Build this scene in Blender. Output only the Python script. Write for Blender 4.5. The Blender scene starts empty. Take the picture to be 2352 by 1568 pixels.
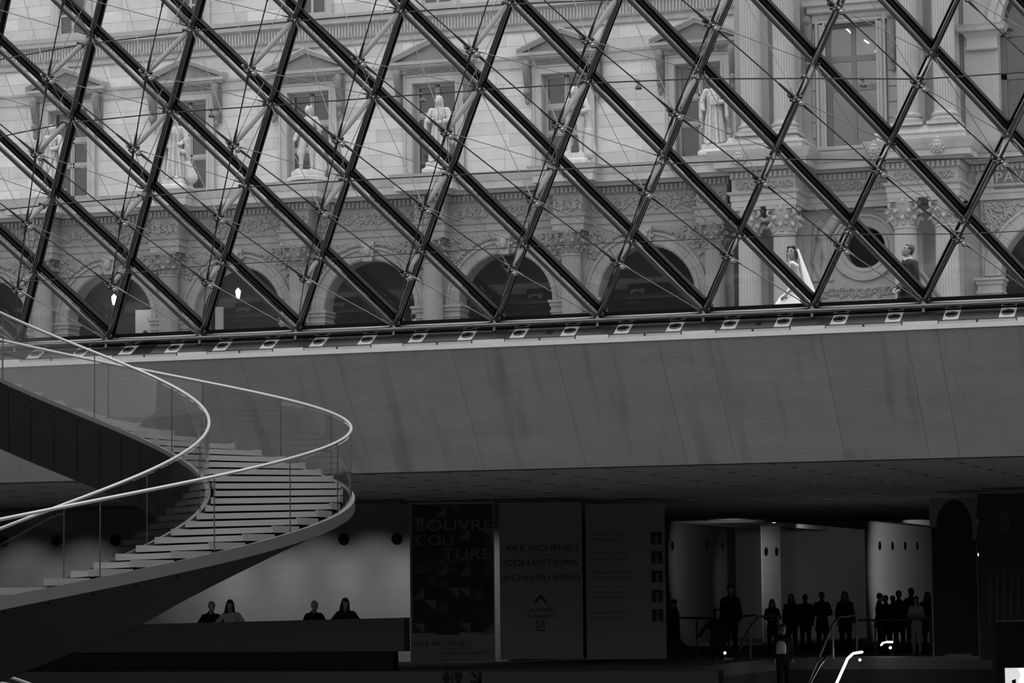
import bpy, bmesh, math, random
import numpy as np
from mathutils import Matrix, Vector
random.seed(7)
PI = math.pi
S = bpy.context.scene
COL = S.collection

# ------------------------------------------------------------------ camera, sky, light, exposure
F, YAW, PIT, ROLL = 6500.0, 0.3346613079, 0.0902511034, -0.0106205877
CAM = np.array([19.09447311, -48.34137288, -4.99267102])
fw = np.array([-math.sin(YAW)*math.cos(PIT), math.cos(YAW)*math.cos(PIT), math.sin(PIT)])
_r = np.array([math.cos(YAW), math.sin(YAW), 0.0]); _u = np.cross(_r, fw)
rt = _r*math.cos(ROLL)+_u*math.sin(ROLL); up = -_r*math.sin(ROLL)+_u*math.cos(ROLL)
cd = bpy.data.cameras.new('camera'); cam = bpy.data.objects.new('camera', cd); COL.objects.link(cam)
cd.sensor_width = 36.0; cd.lens = F/2352*36.0; cd.clip_start = .1; cd.clip_end = 1000
cam.matrix_world = Matrix(((rt[0], up[0], -fw[0], CAM[0]), (rt[1], up[1], -fw[1], CAM[1]), (rt[2], up[2], -fw[2], CAM[2]), (0, 0, 0, 1)))
S.camera = cam

def at(x, y, Y):            # the point of the plane y = Y that shows at pixel (x, y)
    d = fw+rt*(x-1176)/F-up*(y-784)/F
    return CAM+d*(Y-CAM[1])/d[1]
def proj(p):
    d = np.array(p)-CAM; z = d@fw
    return 1176+F*(d@rt)/z, 784-F*(d@up)/z

W = bpy.data.worlds.new('overcast'); S.world = W; W.use_nodes = True
nt = W.node_tree; nt.nodes.clear()
wo = nt.nodes.new('ShaderNodeOutputWorld'); bg = nt.nodes.new('ShaderNodeBackground')
tc = nt.nodes.new('ShaderNodeTexCoord'); sx = nt.nodes.new('ShaderNodeSeparateXYZ'); cr = nt.nodes.new('ShaderNodeValToRGB')
nt.links.new(tc.outputs['Generated'], sx.inputs[0]); nt.links.new(sx.outputs['Z'], cr.inputs[0])
nt.links.new(cr.outputs[0], bg.inputs[0]); nt.links.new(bg.outputs[0], wo.inputs[0])
cr.color_ramp.elements[0].color = (.34, .34, .34, 1); cr.color_ramp.elements[1].color = (1, 1, 1, 1)
bg.inputs[1].default_value = 1.0
S.view_settings.view_transform = 'Standard'; S.view_settings.look = 'None'
S.view_settings.gamma = 1; S.view_settings.use_curve_mapping = False
S.view_settings.exposure = 1.35
S.cycles.max_bounces = 8; S.cycles.transparent_max_bounces = 24
S.cycles.caustics_reflective = False; S.cycles.caustics_refractive = False

def lamp(name, kind, loc, energy, target=None, size=.5, spot=None):
    l = bpy.data.lights.new(name, kind); l.energy = energy
    if kind == 'AREA': l.size = size
    else: l.shadow_soft_size = size
    if spot: l.spot_size = spot; l.spot_blend = .9
    o = bpy.data.objects.new(name, l); COL.objects.link(o); o.location = loc
    if target is not None:
        o.rotation_euler = (Vector(target)-Vector(loc)).to_track_quat('-Z', 'Y').to_euler()
    return o

# ------------------------------------------------------------------ materials
def newmat(name):
    m = bpy.data.materials.new(name); m.use_nodes = True
    return m, m.node_tree, m.node_tree.nodes['Principled BSDF']
def mat(name, v, rough=.7, metal=0, spec=.5, var=0, scale=1.0, rnd=0, bump=0, bscale=8, stretch=(1, 1, 1), streak=0, coat=0, hollow_shade=0, stain=0):
    m, t, p = newmat(name)
    p.inputs['Base Color'].default_value = (v, v, v, 1)
    p.inputs['Roughness'].default_value = rough; p.inputs['Metallic'].default_value = metal
    p.inputs['Specular IOR Level'].default_value = spec
    if coat: p.inputs['Coat Weight'].default_value = coat; p.inputs['Coat Roughness'].default_value = .1
    N = t.nodes; L = t.links
    if var or bump or rnd or streak or hollow_shade:
        g = N.new('ShaderNodeNewGeometry'); mp = N.new('ShaderNodeMapping'); L.new(g.outputs['Position'], mp.inputs[0])
        mp.inputs['Scale'].default_value = stretch
    cur = None
    def math_(op, a, b):
        n = N.new('ShaderNodeMath'); n.operation = op
        for i, q in enumerate((a, b)):
            if isinstance(q, (int, float)): n.inputs[i].default_value = q
            else: L.new(q, n.inputs[i])
        return n.outputs[0]
    if var:
        n = N.new('ShaderNodeTexNoise'); n.inputs['Scale'].default_value = scale; n.inputs['Detail'].default_value = 6
        n.inputs['Roughness'].default_value = .65; L.new(mp.outputs[0], n.inputs['Vector'])
        cur = math_('MULTIPLY_ADD', n.outputs[0], 2*var); cur.node.inputs[2].default_value = 1-var
        n = N.new('ShaderNodeTexNoise'); n.inputs['Scale'].default_value = scale*7; n.inputs['Detail'].default_value = 8
        n.inputs['Roughness'].default_value = .75; L.new(mp.outputs[0], n.inputs['Vector'])
        cf = math_('MULTIPLY_ADD', n.outputs[0], 1.8*var); cf.node.inputs[2].default_value = 1-.9*var
        cur = math_('MULTIPLY', cur, cf)
    if streak:
        n = N.new('ShaderNodeTexNoise'); n.inputs['Scale'].default_value = 1.0; n.inputs['Detail'].default_value = 5
        mp2 = N.new('ShaderNodeMapping'); mp2.inputs['Scale'].default_value = (2.2, 2.2, .25); L.new(g.outputs['Position'], mp2.inputs[0])
        L.new(mp2.outputs[0], n.inputs['Vector'])
        c2 = math_('MULTIPLY_ADD', n.outputs[0], 2*streak); c2.node.inputs[2].default_value = 1-streak
        cur = c2 if cur is None else math_('MULTIPLY', cur, c2)
    if stain:               # runs of damp down the sloping concrete
        n = N.new('ShaderNodeTexNoise'); n.inputs['Scale'].default_value = 1.0; n.inputs['Detail'].default_value = 6
        mp3 = N.new('ShaderNodeMapping'); mp3.inputs['Scale'].default_value = (2.6, .25, .35); L.new(g.outputs['Position'], mp3.inputs[0]); L.new(mp3.outputs[0], n.inputs['Vector'])
        r3 = N.new('ShaderNodeMapRange'); r3.inputs[1].default_value = .56; r3.inputs[2].default_value = .74; r3.inputs[3].default_value = 1; r3.inputs[4].default_value = 1-stain
        L.new(n.outputs[0], r3.inputs[0]); cur = math_('MULTIPLY', cur, r3.outputs[0])
    if rnd:
        oi = N.new('ShaderNodeObjectInfo')
        c3 = math_('MULTIPLY_ADD', oi.outputs['Random'], 2*rnd); c3.node.inputs[2].default_value = 1-rnd
        cur = c3 if cur is None else math_('MULTIPLY', cur, c3)
    if hollow_shade:                # shade in the hollows of the carving, put into the colour
        rp = N.new('ShaderNodeMapRange'); rp.inputs[1].default_value = .42; rp.inputs[2].default_value = .53
        rp.inputs[3].default_value = 1-hollow_shade; rp.inputs[4].default_value = 1.08; L.new(g.outputs['Pointiness'], rp.inputs[0])
        cur = rp.outputs[0] if cur is None else math_('MULTIPLY', cur, rp.outputs[0])
    if cur is not None:
        cur = math_('MULTIPLY', cur, v)
        cc = N.new('ShaderNodeCombineColor')
        for i in range(3): L.new(cur, cc.inputs[i])
        L.new(cc.outputs[0], p.inputs['Base Color'])
    if bump:
        n = N.new('ShaderNodeTexNoise'); n.inputs['Scale'].default_value = bscale; n.inputs['Detail'].default_value = 5
        L.new(mp.outputs[0], n.inputs['Vector'])
        b = N.new('ShaderNodeBump'); b.inputs['Strength'].default_value = bump; b.inputs['Distance'].default_value = .03
        L.new(n.outputs[0], b.inputs['Height']); L.new(b.outputs[0], p.inputs['Normal'])
    return m
def emit(name, v, s):
    m, t, p = newmat(name); p.inputs['Base Color'].default_value = (v, v, v, 1)
    p.inputs['Emission Color'].default_value = (v, v, v, 1); p.inputs['Emission Strength'].default_value = s
    return m
def glass(name, tint, refl=1.0, ior=1.5):
    m = bpy.data.materials.new(name); m.use_nodes = True; t = m.node_tree; t.nodes.clear()
    o = t.nodes.new('ShaderNodeOutputMaterial'); mx = t.nodes.new('ShaderNodeMixShader')
    tr = t.nodes.new('ShaderNodeBsdfTransparent'); gl = t.nodes.new('ShaderNodeBsdfGlossy')
    fr = t.nodes.new('ShaderNodeFresnel'); ge = t.nodes.new('ShaderNodeNewGeometry'); mr = t.nodes.new('ShaderNodeMapRange')
    mr.inputs[3].default_value = ior; mr.inputs[4].default_value = 1/ior    # the same reflectance from either side of the sheet
    t.links.new(ge.outputs['Backfacing'], mr.inputs[0]); t.links.new(mr.outputs[0], fr.inputs[0])
    tr.inputs[0].default_value = (tint, tint, tint, 1); gl.inputs[0].default_value = (refl, refl, refl, 1); gl.inputs[1].default_value = .02
    t.links.new(fr.outputs[0], mx.inputs[0]); t.links.new(tr.outputs[0], mx.inputs[1]); t.links.new(gl.outputs[0], mx.inputs[2])
    t.links.new(mx.outputs[0], o.inputs[0]); return m
M = dict(
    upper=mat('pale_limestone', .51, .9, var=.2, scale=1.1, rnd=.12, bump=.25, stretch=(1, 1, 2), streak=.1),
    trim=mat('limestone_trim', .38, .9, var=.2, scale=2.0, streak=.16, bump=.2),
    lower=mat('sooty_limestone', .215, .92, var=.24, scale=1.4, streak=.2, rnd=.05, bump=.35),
    carved=mat('carved_limestone', .24, .92, var=.3, scale=3, hollow_shade=.6, bump=.4, bscale=14),
    ledge=mat('weathered_ledge_stone', .44, .92, var=.22, scale=1.7, streak=.25),
    pav=mat('pavilion_limestone', .33, .9, var=.2, scale=1.3, streak=.14, rnd=.05, bump=.25),
    pavcol=mat('column_limestone', .36, .9, var=.22, scale=1.1, streak=.16),
    capital=mat('blackened_capital_stone', .17, .95, var=.45, scale=3.5, hollow_shade=.7),
    statue=mat('statue_stone', .47, .9, var=.3, scale=3.5, streak=.25, bump=.6, bscale=11, hollow_shade=.75),
    joint=mat('mortar', .48, .95, var=.15, scale=3),
    wframe=mat('painted_window_wood', .33, .6, var=.08, scale=3),
    wglass=mat('dark_window_glass', .035, .07, spec=.8),
    curtain=mat('window_curtain', .22, .8, var=.25, scale=6, stretch=(4, 1, .3)),
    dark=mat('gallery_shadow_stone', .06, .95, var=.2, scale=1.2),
    paving=mat('plaza_granite', .22, .9, var=.15, scale=2),
    mullion=mat('black_mullion_metal', .005, .6, spec=.2),
    tube=mat('dark_steel_tube', .15, .15, metal=1),
    strut=mat('brushed_steel_strut', .15, .35, metal=.55),
    cable=mat('steel_cable', .23, .35, metal=.9),
    darkcable=mat('dark_steel_cable', .06, .4, metal=.7),
    hub=mat('cast_steel_hub', .1, .25, metal=.9),
    bright=mat('polished_steel', .75, .18, metal=1),
    pane=glass('pyramid_glass', .97, 1, 1.35),
    bal=glass('balustrade_glass', .95, 1.0, 1.3),
    concrete=mat('smooth_concrete', .21, .75, var=.22, scale=.8, stretch=(.45, .45, 4), bump=.08, streak=.1, rnd=.04, stain=.3),
    ledgec=mat('ledge_concrete', .58, .8, var=.15, scale=6),
    ceil=mat('coffer_concrete', .34, .85, var=.2, scale=1.5),
    wallc=mat('board_marked_concrete', .4, .8, var=.2, scale=.9, stretch=(.5, .5, 4)),
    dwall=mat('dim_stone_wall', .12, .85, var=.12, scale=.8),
    black=mat('matte_black', .006, .8, spec=.2),
    sill=mat('dark_sill_panel', .022, .5, var=.1, scale=5),
    plate=mat('light_sill_plate', .5, .5, var=.08, scale=8),
    tread=mat('pale_stone_tread', .21, .6, var=.12, scale=3, stretch=(1, 1, 3)),
    stringer=mat('stair_stringer_metal', .055, .45, var=.08, scale=2),
    girder=mat('dark_girder_metal', .005, .6, spec=.1),
    rail=mat('satin_steel_handrail', .34, .4, metal=.75),
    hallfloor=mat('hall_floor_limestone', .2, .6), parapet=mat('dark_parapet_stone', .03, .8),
    board=mat('banner_fabric', .26, .9), ink=mat('banner_ink', .03, .9), inkpale=mat('pale_ink', .2, .9),
    led=emit('led_strip', 1, 5.0), lampm=emit('lamp_face', 1, .8), screen=emit('lit_screen', .8, .55),
    skin=mat('skin', .33, .6), hair=mat('dark_hair', .012, .45), suit=mat('black_suit_wool', .012, .8),
    white=mat('white_satin', .86, .5), shirt=mat('white_shirt', .75, .7), tie=mat('grey_tie', .3, .6),
    cloth=mat('dark_winter_cloth', .012, .95, spec=.1), palecloth=mat('pale_cloth', .3, .9), skind=mat('shaded_skin', .2, .7),
    greyhair=mat('grey_hair', .2, .8),
)
veil = bpy.data.materials.new('sheer_veil'); veil.use_nodes = True; _t = veil.node_tree; _t.nodes.clear()
_o = _t.nodes.new('ShaderNodeOutputMaterial'); _m = _t.nodes.new('ShaderNodeMixShader'); _a = _t.nodes.new('ShaderNodeBsdfTransparent')
_b = _t.nodes.new('ShaderNodeBsdfDiffuse'); _b.inputs[0].default_value = (.95, .95, .95, 1); _m.inputs[0].default_value = .86
_t.links.new(_a.outputs[0], _m.inputs[1]); _t.links.new(_b.outputs[0], _m.inputs[2]); _t.links.new(_m.outputs[0], _o.inputs[0]); M['veil'] = veil

# ------------------------------------------------------------------ mesh helpers
def V3(*a): return np.array(a, float)
def unit(v): return v/np.linalg.norm(v)
def frame(d):
    d = unit(d); a = V3(0, 0, 1) if abs(d[2]) < .9 else V3(1, 0, 0)
    x = unit(np.cross(a, d)); return x, np.cross(d, x)
class MB:
    def __init__(s): s.v = []; s.f = []
    def add(s, vs, fs):
        o = len(s.v); s.v += [tuple(map(float, q)) for q in vs]; s.f += [tuple(i+o for i in q) for q in fs]; return s
    def box(s, x0, x1, y0, y1, z0, z1):
        return s.add([(x0, y0, z0), (x1, y0, z0), (x1, y1, z0), (x0, y1, z0), (x0, y0, z1), (x1, y0, z1), (x1, y1, z1), (x0, y1, z1)],
                     [(3, 2, 1, 0), (4, 5, 6, 7), (0, 1, 5, 4), (1, 2, 6, 5), (2, 3, 7, 6), (3, 0, 4, 7)])
    def cbox(s, x0, x1, y0, y1, z0, z1, c=.01):      # box with a chamfer round its front (low y) face
        return s.add([(x0, y1, z0), (x1, y1, z0), (x1, y1, z1), (x0, y1, z1), (x0, y0+c, z0), (x1, y0+c, z0), (x1, y0+c, z1), (x0, y0+c, z1),
                      (x0+c, y0, z0+c), (x1-c, y0, z0+c), (x1-c, y0, z1-c), (x0+c, y0, z1-c)],
                     [(0, 3, 2, 1), (0, 1, 5, 4), (1, 2, 6, 5), (2, 3, 7, 6), (3, 0, 4, 7), (4, 5, 9, 8), (5, 6, 10, 9), (6, 7, 11, 10), (7, 4, 8, 11), (8, 9, 10, 11)])
    def tube(s, pts, r, n=8, closed=False, caps=True):
        pts = [np.array(p, float) for p in pts]; m = len(pts); rr = r if hasattr(r, '__len__') else [r]*m
        vs = []; X = None
        for i, p in enumerate(pts):
            d = pts[min(i+1, m-1)]-pts[max(i-1, 0)]
            if closed: d = pts[(i+1) % m]-pts[i-1]
            d = unit(d)
            if X is None: X, _ = frame(d)
            X = unit(X-d*(X@d)); Y = np.cross(d, X)
            vs += [p+rr[i]*(X*math.cos(a)+Y*math.sin(a)) for a in [2*PI*k/n for k in range(n)]]
        fs = []
        for i in range(m if closed else m-1):
            a = i*n; b = ((i+1) % m)*n
            fs += [(a+k, a+(k+1) % n, b+(k+1) % n, b+k) for k in range(n)]
        if caps and not closed: fs += [tuple(range(n))[::-1], tuple((m-1)*n+k for k in range(n))]
        return s.add(vs, fs)
    def lathe(s, prof, c=(0, 0, 0), n=24, axis=(0, 0, 1), a0=0, a1=2*PI, fn=None, caps=True):
        ax = unit(np.array(axis, float)); X, Y = frame(ax); c = np.array(c, float); full = abs(a1-a0-2*PI) < 1e-6
        k = n if full else n+1; vs = []
        for r, z in prof:
            for i in range(k):
                a = a0+(a1-a0)*i/n; q = r*(fn(a, z) if fn else 1)
                vs.append(c+ax*z+q*(X*math.cos(a)+Y*math.sin(a)))
        fs = []
        for j in range(len(prof)-1):
            for i in range(n):
                i2 = (i+1) % k; fs.append((j*k+i, j*k+i2, (j+1)*k+i2, (j+1)*k+i))
        if full and caps:
            if prof[0][0] > 1e-4: fs.append(tuple(range(k))[::-1])
            if prof[-1][0] > 1e-4: fs.append(tuple((len(prof)-1)*k+i for i in range(k)))
        return s.add(vs, fs)
    def ell(s, c, r, n=12, m=8, R=None):
        c = np.array(c, float); vs = [];
        for j in range(m+1):
            t = PI*j/m
            for i in range(n):
                a = 2*PI*i/n; p = V3(r[0]*math.sin(t)*math.cos(a), r[1]*math.sin(t)*math.sin(a), r[2]*math.cos(t))
                if R is not None: p = R@p
                vs.append(c+p)
        fs = [(j*n+i, (j+1)*n+i, (j+1)*n+(i+1) % n, j*n+(i+1) % n) for j in range(m) for i in range(n)]
        return s.add(vs, fs)
    def cap(s, a, b, ra, rb, n=12, flat=(1, 1)):     # tapered capsule
        a = np.array(a, float); b = np.array(b, float); L = np.linalg.norm(b-a)
        if L < 1e-5: return s.ell(a, (ra, ra, ra))
        d = (b-a)/L; prof = [(max(1e-5, ra*math.cos(t)), ra*math.sin(t)) for t in np.linspace(-PI/2, 0, 5)]
        prof += [(max(1e-5, rb*math.cos(t)), L+rb*math.sin(t)) for t in np.linspace(0, PI/2, 5)]
        return s.lathe(prof, a, n, d)
    def prism(s, poly, y0, y1):                      # polygon in the xz plane between two depths
        n = len(poly)
        return s.add([(x, y0, z) for x, z in poly]+[(x, y1, z) for x, z in poly],
                     [tuple(range(n)), tuple(range(n, 2*n))[::-1]]+[(i, i+n, (i+1) % n+n, (i+1) % n) for i in range(n)])
    def mould(s, x0, x1, yf, yb, prof):              # profile (projection, z) swept round the front and both sides of a block
        vs = []
        for pr_, z in prof: vs += [(x0-pr_, yb, z), (x0-pr_, yf-pr_, z), (x1+pr_, yf-pr_, z), (x1+pr_, yb, z)]
        m = len(prof); fs = [(j*4+i, j*4+i+1, (j+1)*4+i+1, (j+1)*4+i) for j in range(m-1) for i in range(3)]
        fs += [(0, 3, 2, 1), tuple((m-1)*4+i for i in range(4))]
        fs += [(j*4+3, j*4, (j+1)*4, (j+1)*4+3) for j in range(m-1)]
        return s.add(vs, fs)
    def mesh(s, name):
        me = bpy.data.meshes.new(name); me.from_pydata(s.v, [], s.f); me.update()
        b = bmesh.new(); b.from_mesh(me); bmesh.ops.recalc_face_normals(b, faces=b.faces); b.to_mesh(me); b.free(); return me
def smooth(me, ang=None):
    for p in me.polygons: p.use_smooth = True
    if ang is not None:
        b = bmesh.new(); b.from_mesh(me)
        for e in b.edges:
            if len(e.link_faces) == 2 and e.calc_face_angle(0) > ang: e.smooth = False
        b.to_mesh(me); b.free()
    return me
def tag(o, label=None, cat=None, group=None, kind=None):
    if label: o['label'] = label
    if cat: o['category'] = cat
    if group: o['group'] = group
    if kind: o['kind'] = kind
    return o
def thing(name, loc, label, cat, group=None, rz=0):
    o = bpy.data.objects.new(name, None); COL.objects.link(o); o.location = tuple(map(float, loc)); o.rotation_euler = (0, 0, rz)
    o.empty_display_size = .2; return tag(o, label, cat, group)
def obj(name, mb, m, parent=None, sm=None, world=True):
    me = mb.mesh(name) if isinstance(mb, MB) else mb
    if isinstance(m, str): m = M[m]
    if not me.materials: me.materials.append(m)
    if sm is not None and isinstance(mb, MB): smooth(me, sm if sm > 0 else None)
    o = bpy.data.objects.new(name, me); COL.objects.link(o)
    if parent is not None:
        o.parent = parent
        if world and parent.type == 'EMPTY': o.matrix_parent_inverse = (Matrix.Translation(parent.location) @ parent.rotation_euler.to_matrix().to_4x4()).inverted()
    return o
def inst(name, me, loc, parent=None, rz=0, sc=None, rot=None, world=True):
    o = bpy.data.objects.new(name, me); COL.objects.link(o); o.location = tuple(map(float, loc))
    o.rotation_euler = rot if rot else (0, 0, rz)
    if sc: o.scale = sc
    if parent is not None:
        o.parent = parent
        if world and parent.type == 'EMPTY': o.matrix_parent_inverse = Matrix.Translation(-parent.location)
    return o
def mesh_of(mb, name, m, sm=None):
    me = mb.mesh(name); me.materials.append(M[m])
    if sm is not None: smooth(me, sm if sm > 0 else None)
    return me
def copy_tree(o, parent=None):
    c = o.copy(); COL.objects.link(c)
    if parent is not None: c.parent = parent
    for ch in list(o.children): copy_tree(ch, c)
    return c
def structure(name, mb, m, parent=None, label=None, sm=None):
    o = obj(name, mb, m, parent, sm)
    if parent is None: o['kind'] = 'structure'; o['label'] = label or name.replace('_', ' ')
    return o
def blob(prims, voxel, iters=3, name='body'):        # one continuous skin over overlapping solids
    me = prims.mesh('tmp'); o = bpy.data.objects.new('tmp', me); COL.objects.link(o)
    r = o.modifiers.new('r', 'REMESH'); r.mode = 'VOXEL'; r.voxel_size = voxel; r.use_smooth_shade = True
    if iters:
        q = o.modifiers.new('s', 'SMOOTH'); q.iterations = iters; q.factor = .5
    dg = bpy.context.evaluated_depsgraph_get(); dg.update()
    out = bpy.data.meshes.new_from_object(o.evaluated_get(dg)); out.name = name
    bpy.data.objects.remove(o); bpy.data.meshes.remove(me)
    for p in out.polygons: p.use_smooth = True
    return out
def text_mesh(s, size, depth=.004, align='LEFT', name='lettering', sp=1.0):
    c = bpy.data.curves.new('t', 'FONT'); c.body = s; c.size = size; c.extrude = depth; c.align_x = align; c.space_character = sp
    o = bpy.data.objects.new('t', c); COL.objects.link(o); dg = bpy.context.evaluated_depsgraph_get(); dg.update()
    me = bpy.data.meshes.new_from_object(o.evaluated_get(dg)); me.name = name; bpy.data.objects.remove(o); bpy.data.curves.remove(c)
    return me
# ================================================================== THE SETTING: plaza, hall shell
GZ = -.62                      # plaza level outside the glass
structure('floor', MB().box(-70, 60, -90, 60, -11.3, -11), 'hallfloor', label='stone floor of the hall far below')
structure('plaza_paving', MB().box(-130, 90, 1.3, 72, GZ-.4, GZ), 'paving', label='grey stone plaza paving outside the glass')
# slab over the rest of the hall, round the square opening under the pyramid
structure('ceiling_near', MB().box(-70, 70, -95, -35.4, -1.6, -.6), 'ceil', label='plaza slab over the near side of the hall')
structure('ceiling_left', MB().box(-70, -17.7-0.6, -35.4, 1.2, -1.6, -.6), 'ceil', label='plaza slab left of the opening')
structure('ceiling_right', MB().box(17.7, 70, -35.4, 1.2, -1.6, -.6), 'ceil', label='plaza slab right of the opening')
# sloping concrete wall under the glass: one body and its cast panels
ZS = -2.63
YT, YB = -.5, 1.05
wb = MB()
wb.add([(-40, YT+.06, -.5), (40, YT+.06, -.5), (40, YB+.06, ZS), (-40, YB+.06, ZS), (-40, 1.6, -.5), (40, 1.6, -.5), (40, 1.6, ZS), (-40, 1.6, ZS)],
       [(0, 1, 2, 3), (4, 5, 6, 7), (0, 1, 5, 4), (3, 2, 6, 7), (0, 3, 7, 4), (1, 2, 6, 5)])
wn = structure('wall_north', wb, 'dwall', label='sloping cast concrete wall under the foot of the glass')
def fasc(x0, x1):
    g = .003; m = MB(); m.add([(x0+g, YT, -.5), (x1-g, YT, -.5), (x1-g+.08, YB, ZS), (x0+g+.08, YB, ZS), (x0+g, YT+.05, -.5), (x1-g, YT+.05, -.5), (x1-g+.08, YB+.05, ZS), (x0+g+.08, YB+.05, ZS)],
        [(0, 1, 2, 3), (4, 5, 6, 7), (0, 1, 5, 4), (3, 2, 6, 7), (0, 3, 7, 4), (1, 2, 6, 5)]); return m
jx = [-24, -20, -16, -12, -8.3, -6.35, -2.9, -.97, 1.28, 3.25, 5.18, 6.1, 8.1, 9.6, 10.13, 12.2, 14.2, 18, 24, 32]
for a, b in zip(jx[:-1], jx[1:]): obj('concrete_panel', fasc(a, b), 'concrete', wn)
structure('trim_1', MB().box(-40, 40, YT-.035, YT+.3, -.5, -.415), 'ledgec', label='pale concrete ledge along the top of the sloping wall')
# soffit beyond the wall, with its ribs
cl = structure('ceiling', MB().box(-60, 45, 1.0, 75, ZS+.25, ZS+.6), 'ceil', label='coffered concrete ceiling receding beyond the sloping wall')
rx = mesh_of(MB().box(-60, 45, 0, .28, 0, .26), 'cross_rib', 'ceil'); ry = mesh_of(MB().box(-.1, .1, 0, 74, .02, .26), 'long_rib', 'ceil')
for k in range(24): inst('cross_rib', rx, (0, 1.05+k*1.6, ZS), cl)
for k in range(44): inst('long_rib', ry, (-40+k*1.6, 1.05, ZS), cl)
# side and end walls that close the hall (outside the picture)
structure('wall_west', MB().box(-70.3, -70, -95, 75, -11, -.6), 'dwall', label='west wall of the hall')
structure('wall_east', MB().box(60, 60.3, -95, 75, -11, -.6), 'dwall', label='east wall of the hall')
structure('wall_south', MB().box(-70, 60, -95.3, -95, -11, -.6), 'dwall', label='south wall of the hall')
structure('wall_far', MB().box(-70, 60, 75, 75.3, -11, -1.6), 'dwall', label='far wall of the hall')
# mezzanine floor, lower wall and parapet
FZ = -6.6
XE = at(1638, 1500, 16)[0]
structure('wall_under_mezzanine', MB().box(XE, 40, 23.2, 23.5, -11, FZ-.3), 'parapet', label='dark wall below the mezzanine edge at the escalators')
structure('floor_mezzanine', MB().box(-40, XE, 10.1, 23.2, FZ-.3, FZ).box(-40, 40, 23.2, 75, FZ-.3, FZ), 'dwall', label='mezzanine floor where the visitors stand')
structure('wall_escalator_side', MB().box(XE-.2, XE, 9.6, 23.2, -11, FZ-.3), 'parapet', label='dark wall beside the escalator pit')
x0 = at(0, 1430, 10)[0]-6; x1 = at(932, 1418, 10)[0]
zl = at(320, 1433, 10)[2]-.05; zr_ = at(930, 1418, 10)[2]
pm = MB(); b0 = at(500, 1497, 10)[2]
pm.add([(x0, 9.9, b0), (x1, 9.9, b0), (x1, 9.9, zr_), (x0, 9.9, zl-.1), (x0, 10.25, b0), (x1, 10.25, b0), (x1, 10.25, zr_), (x0, 10.25, zl-.1)],
       [(0, 1, 2, 3), (4, 5, 6, 7), (3, 2, 6, 7), (0, 1, 5, 4), (1, 2, 6, 5), (0, 3, 7, 4)])
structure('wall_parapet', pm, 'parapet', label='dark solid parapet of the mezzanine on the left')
zb = at(500, 1500, 9.6)[2]; zt = at(500, 1540, 9.6)[2]
structure('trim_2', MB().box(x0, x1-.3, 10.0, 10.3, zt-.05, b0), 'black', label='black strip set in as the shadow gap under the parapet')  # black strip stands for the shadow in the recess under the parapet
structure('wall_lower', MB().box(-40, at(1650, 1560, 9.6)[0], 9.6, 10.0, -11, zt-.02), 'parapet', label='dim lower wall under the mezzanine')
# lit concrete wall behind the parapet, with round openings
WY = 20.0
wx1 = at(1165, 1300, WY)[0]
wl = structure('wall_back_left', MB().box(-34, wx1, WY, WY+.4, FZ, ZS+.1), 'wallc', label='lit board-marked concrete wall behind the parapet')
hm = MB(); hm.lathe([(.001, -.012), (.125, -.012), (.15, -.02), (.155, 0)], n=28, axis=(0, 1, 0)); hme = mesh_of(hm, 'round_recess', 'black', .6)
for px, py in ((8, 1243), (130, 1241), (265, 1240), (392, 1240), (525, 1240), (660, 1239), (790, 1238), (912, 1237), (1035, 1236)):
    p = at(px, py, WY); inst('round_recess', hme, (p[0], WY-.01, p[2]), wl)
# added band that keeps light off the top of that wall
structure('trim_3', MB().box(-32, at(945, 1200, 16)[0], 15.2, 16.6, at(600, 1166, 16)[2], ZS+.1), 'dwall', label='added dark band shading the top of the lit wall')
for px in (60, 200, 480, 600, 730, 860, 990, 1110):
    q = at(px, 1330, WY); lamp('wall_washer', 'SPOT', (q[0], 17.2, ZS-.15), 36, (q[0], WY, -4.95), .12, 1.05)

# walls deep in the hall on the right
def qwall(name, p0, p1, z0, z1, m, label, th=.25):
    p0 = np.array(p0[:2]); p1 = np.array(p1[:2]); d = unit(p1-p0); n = V3(-d[1], d[0], 0)[:2]*th
    mb = MB(); a, b, c, e = p0, p1, p1+n, p0+n
    mb.add([(*a, z0), (*b, z0), (*c, z0), (*e, z0), (*a, z1), (*b, z1), (*c, z1), (*e, z1)], [(3, 2, 1, 0), (4, 5, 6, 7), (0, 1, 5, 4), (1, 2, 6, 5), (2, 3, 7, 6), (3, 0, 4, 7)])
    return structure(name, mb, m, label=label)
TW = at(1690, 1188, 46)[2]
def spread(P, Q, t): return P+(Q-P)*t
def ovals(wall, P, Q, pxs, py, n_):
    d = unit((Q-P)[:2]); nn = V3(-d[1], d[0], 0)
    hm = MB(); hm.lathe([(.001, -.02), (.13, -.02), (.155, 0)], n=20, axis=nn); me = mesh_of(hm, 'round_recess', 'black', .6)
    for px in pxs:
        best = min(((abs(proj((*spread(P, Q, t)[:2], -5))[0]-px), t) for t in np.linspace(0, 1, 400)))[1]
        q = spread(P, Q, best); z = min((abs(proj((q[0], q[1], z))[1]-py), z) for z in np.linspace(-6, -2, 400))[1]
        inst('round_recess', me, (q[0]-nn[0]*.03, q[1]-nn[1]*.03, z), wall)
A = at(1528, 1300, 38); B = at(1690, 1300, 52)
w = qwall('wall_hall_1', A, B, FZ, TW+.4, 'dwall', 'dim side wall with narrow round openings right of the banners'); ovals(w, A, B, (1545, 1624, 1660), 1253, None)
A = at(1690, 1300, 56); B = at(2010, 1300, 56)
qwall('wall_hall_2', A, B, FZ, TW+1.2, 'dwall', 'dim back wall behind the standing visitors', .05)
A = at(1751, 1300, 47); B = at(1793, 1300, 48.8)
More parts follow.
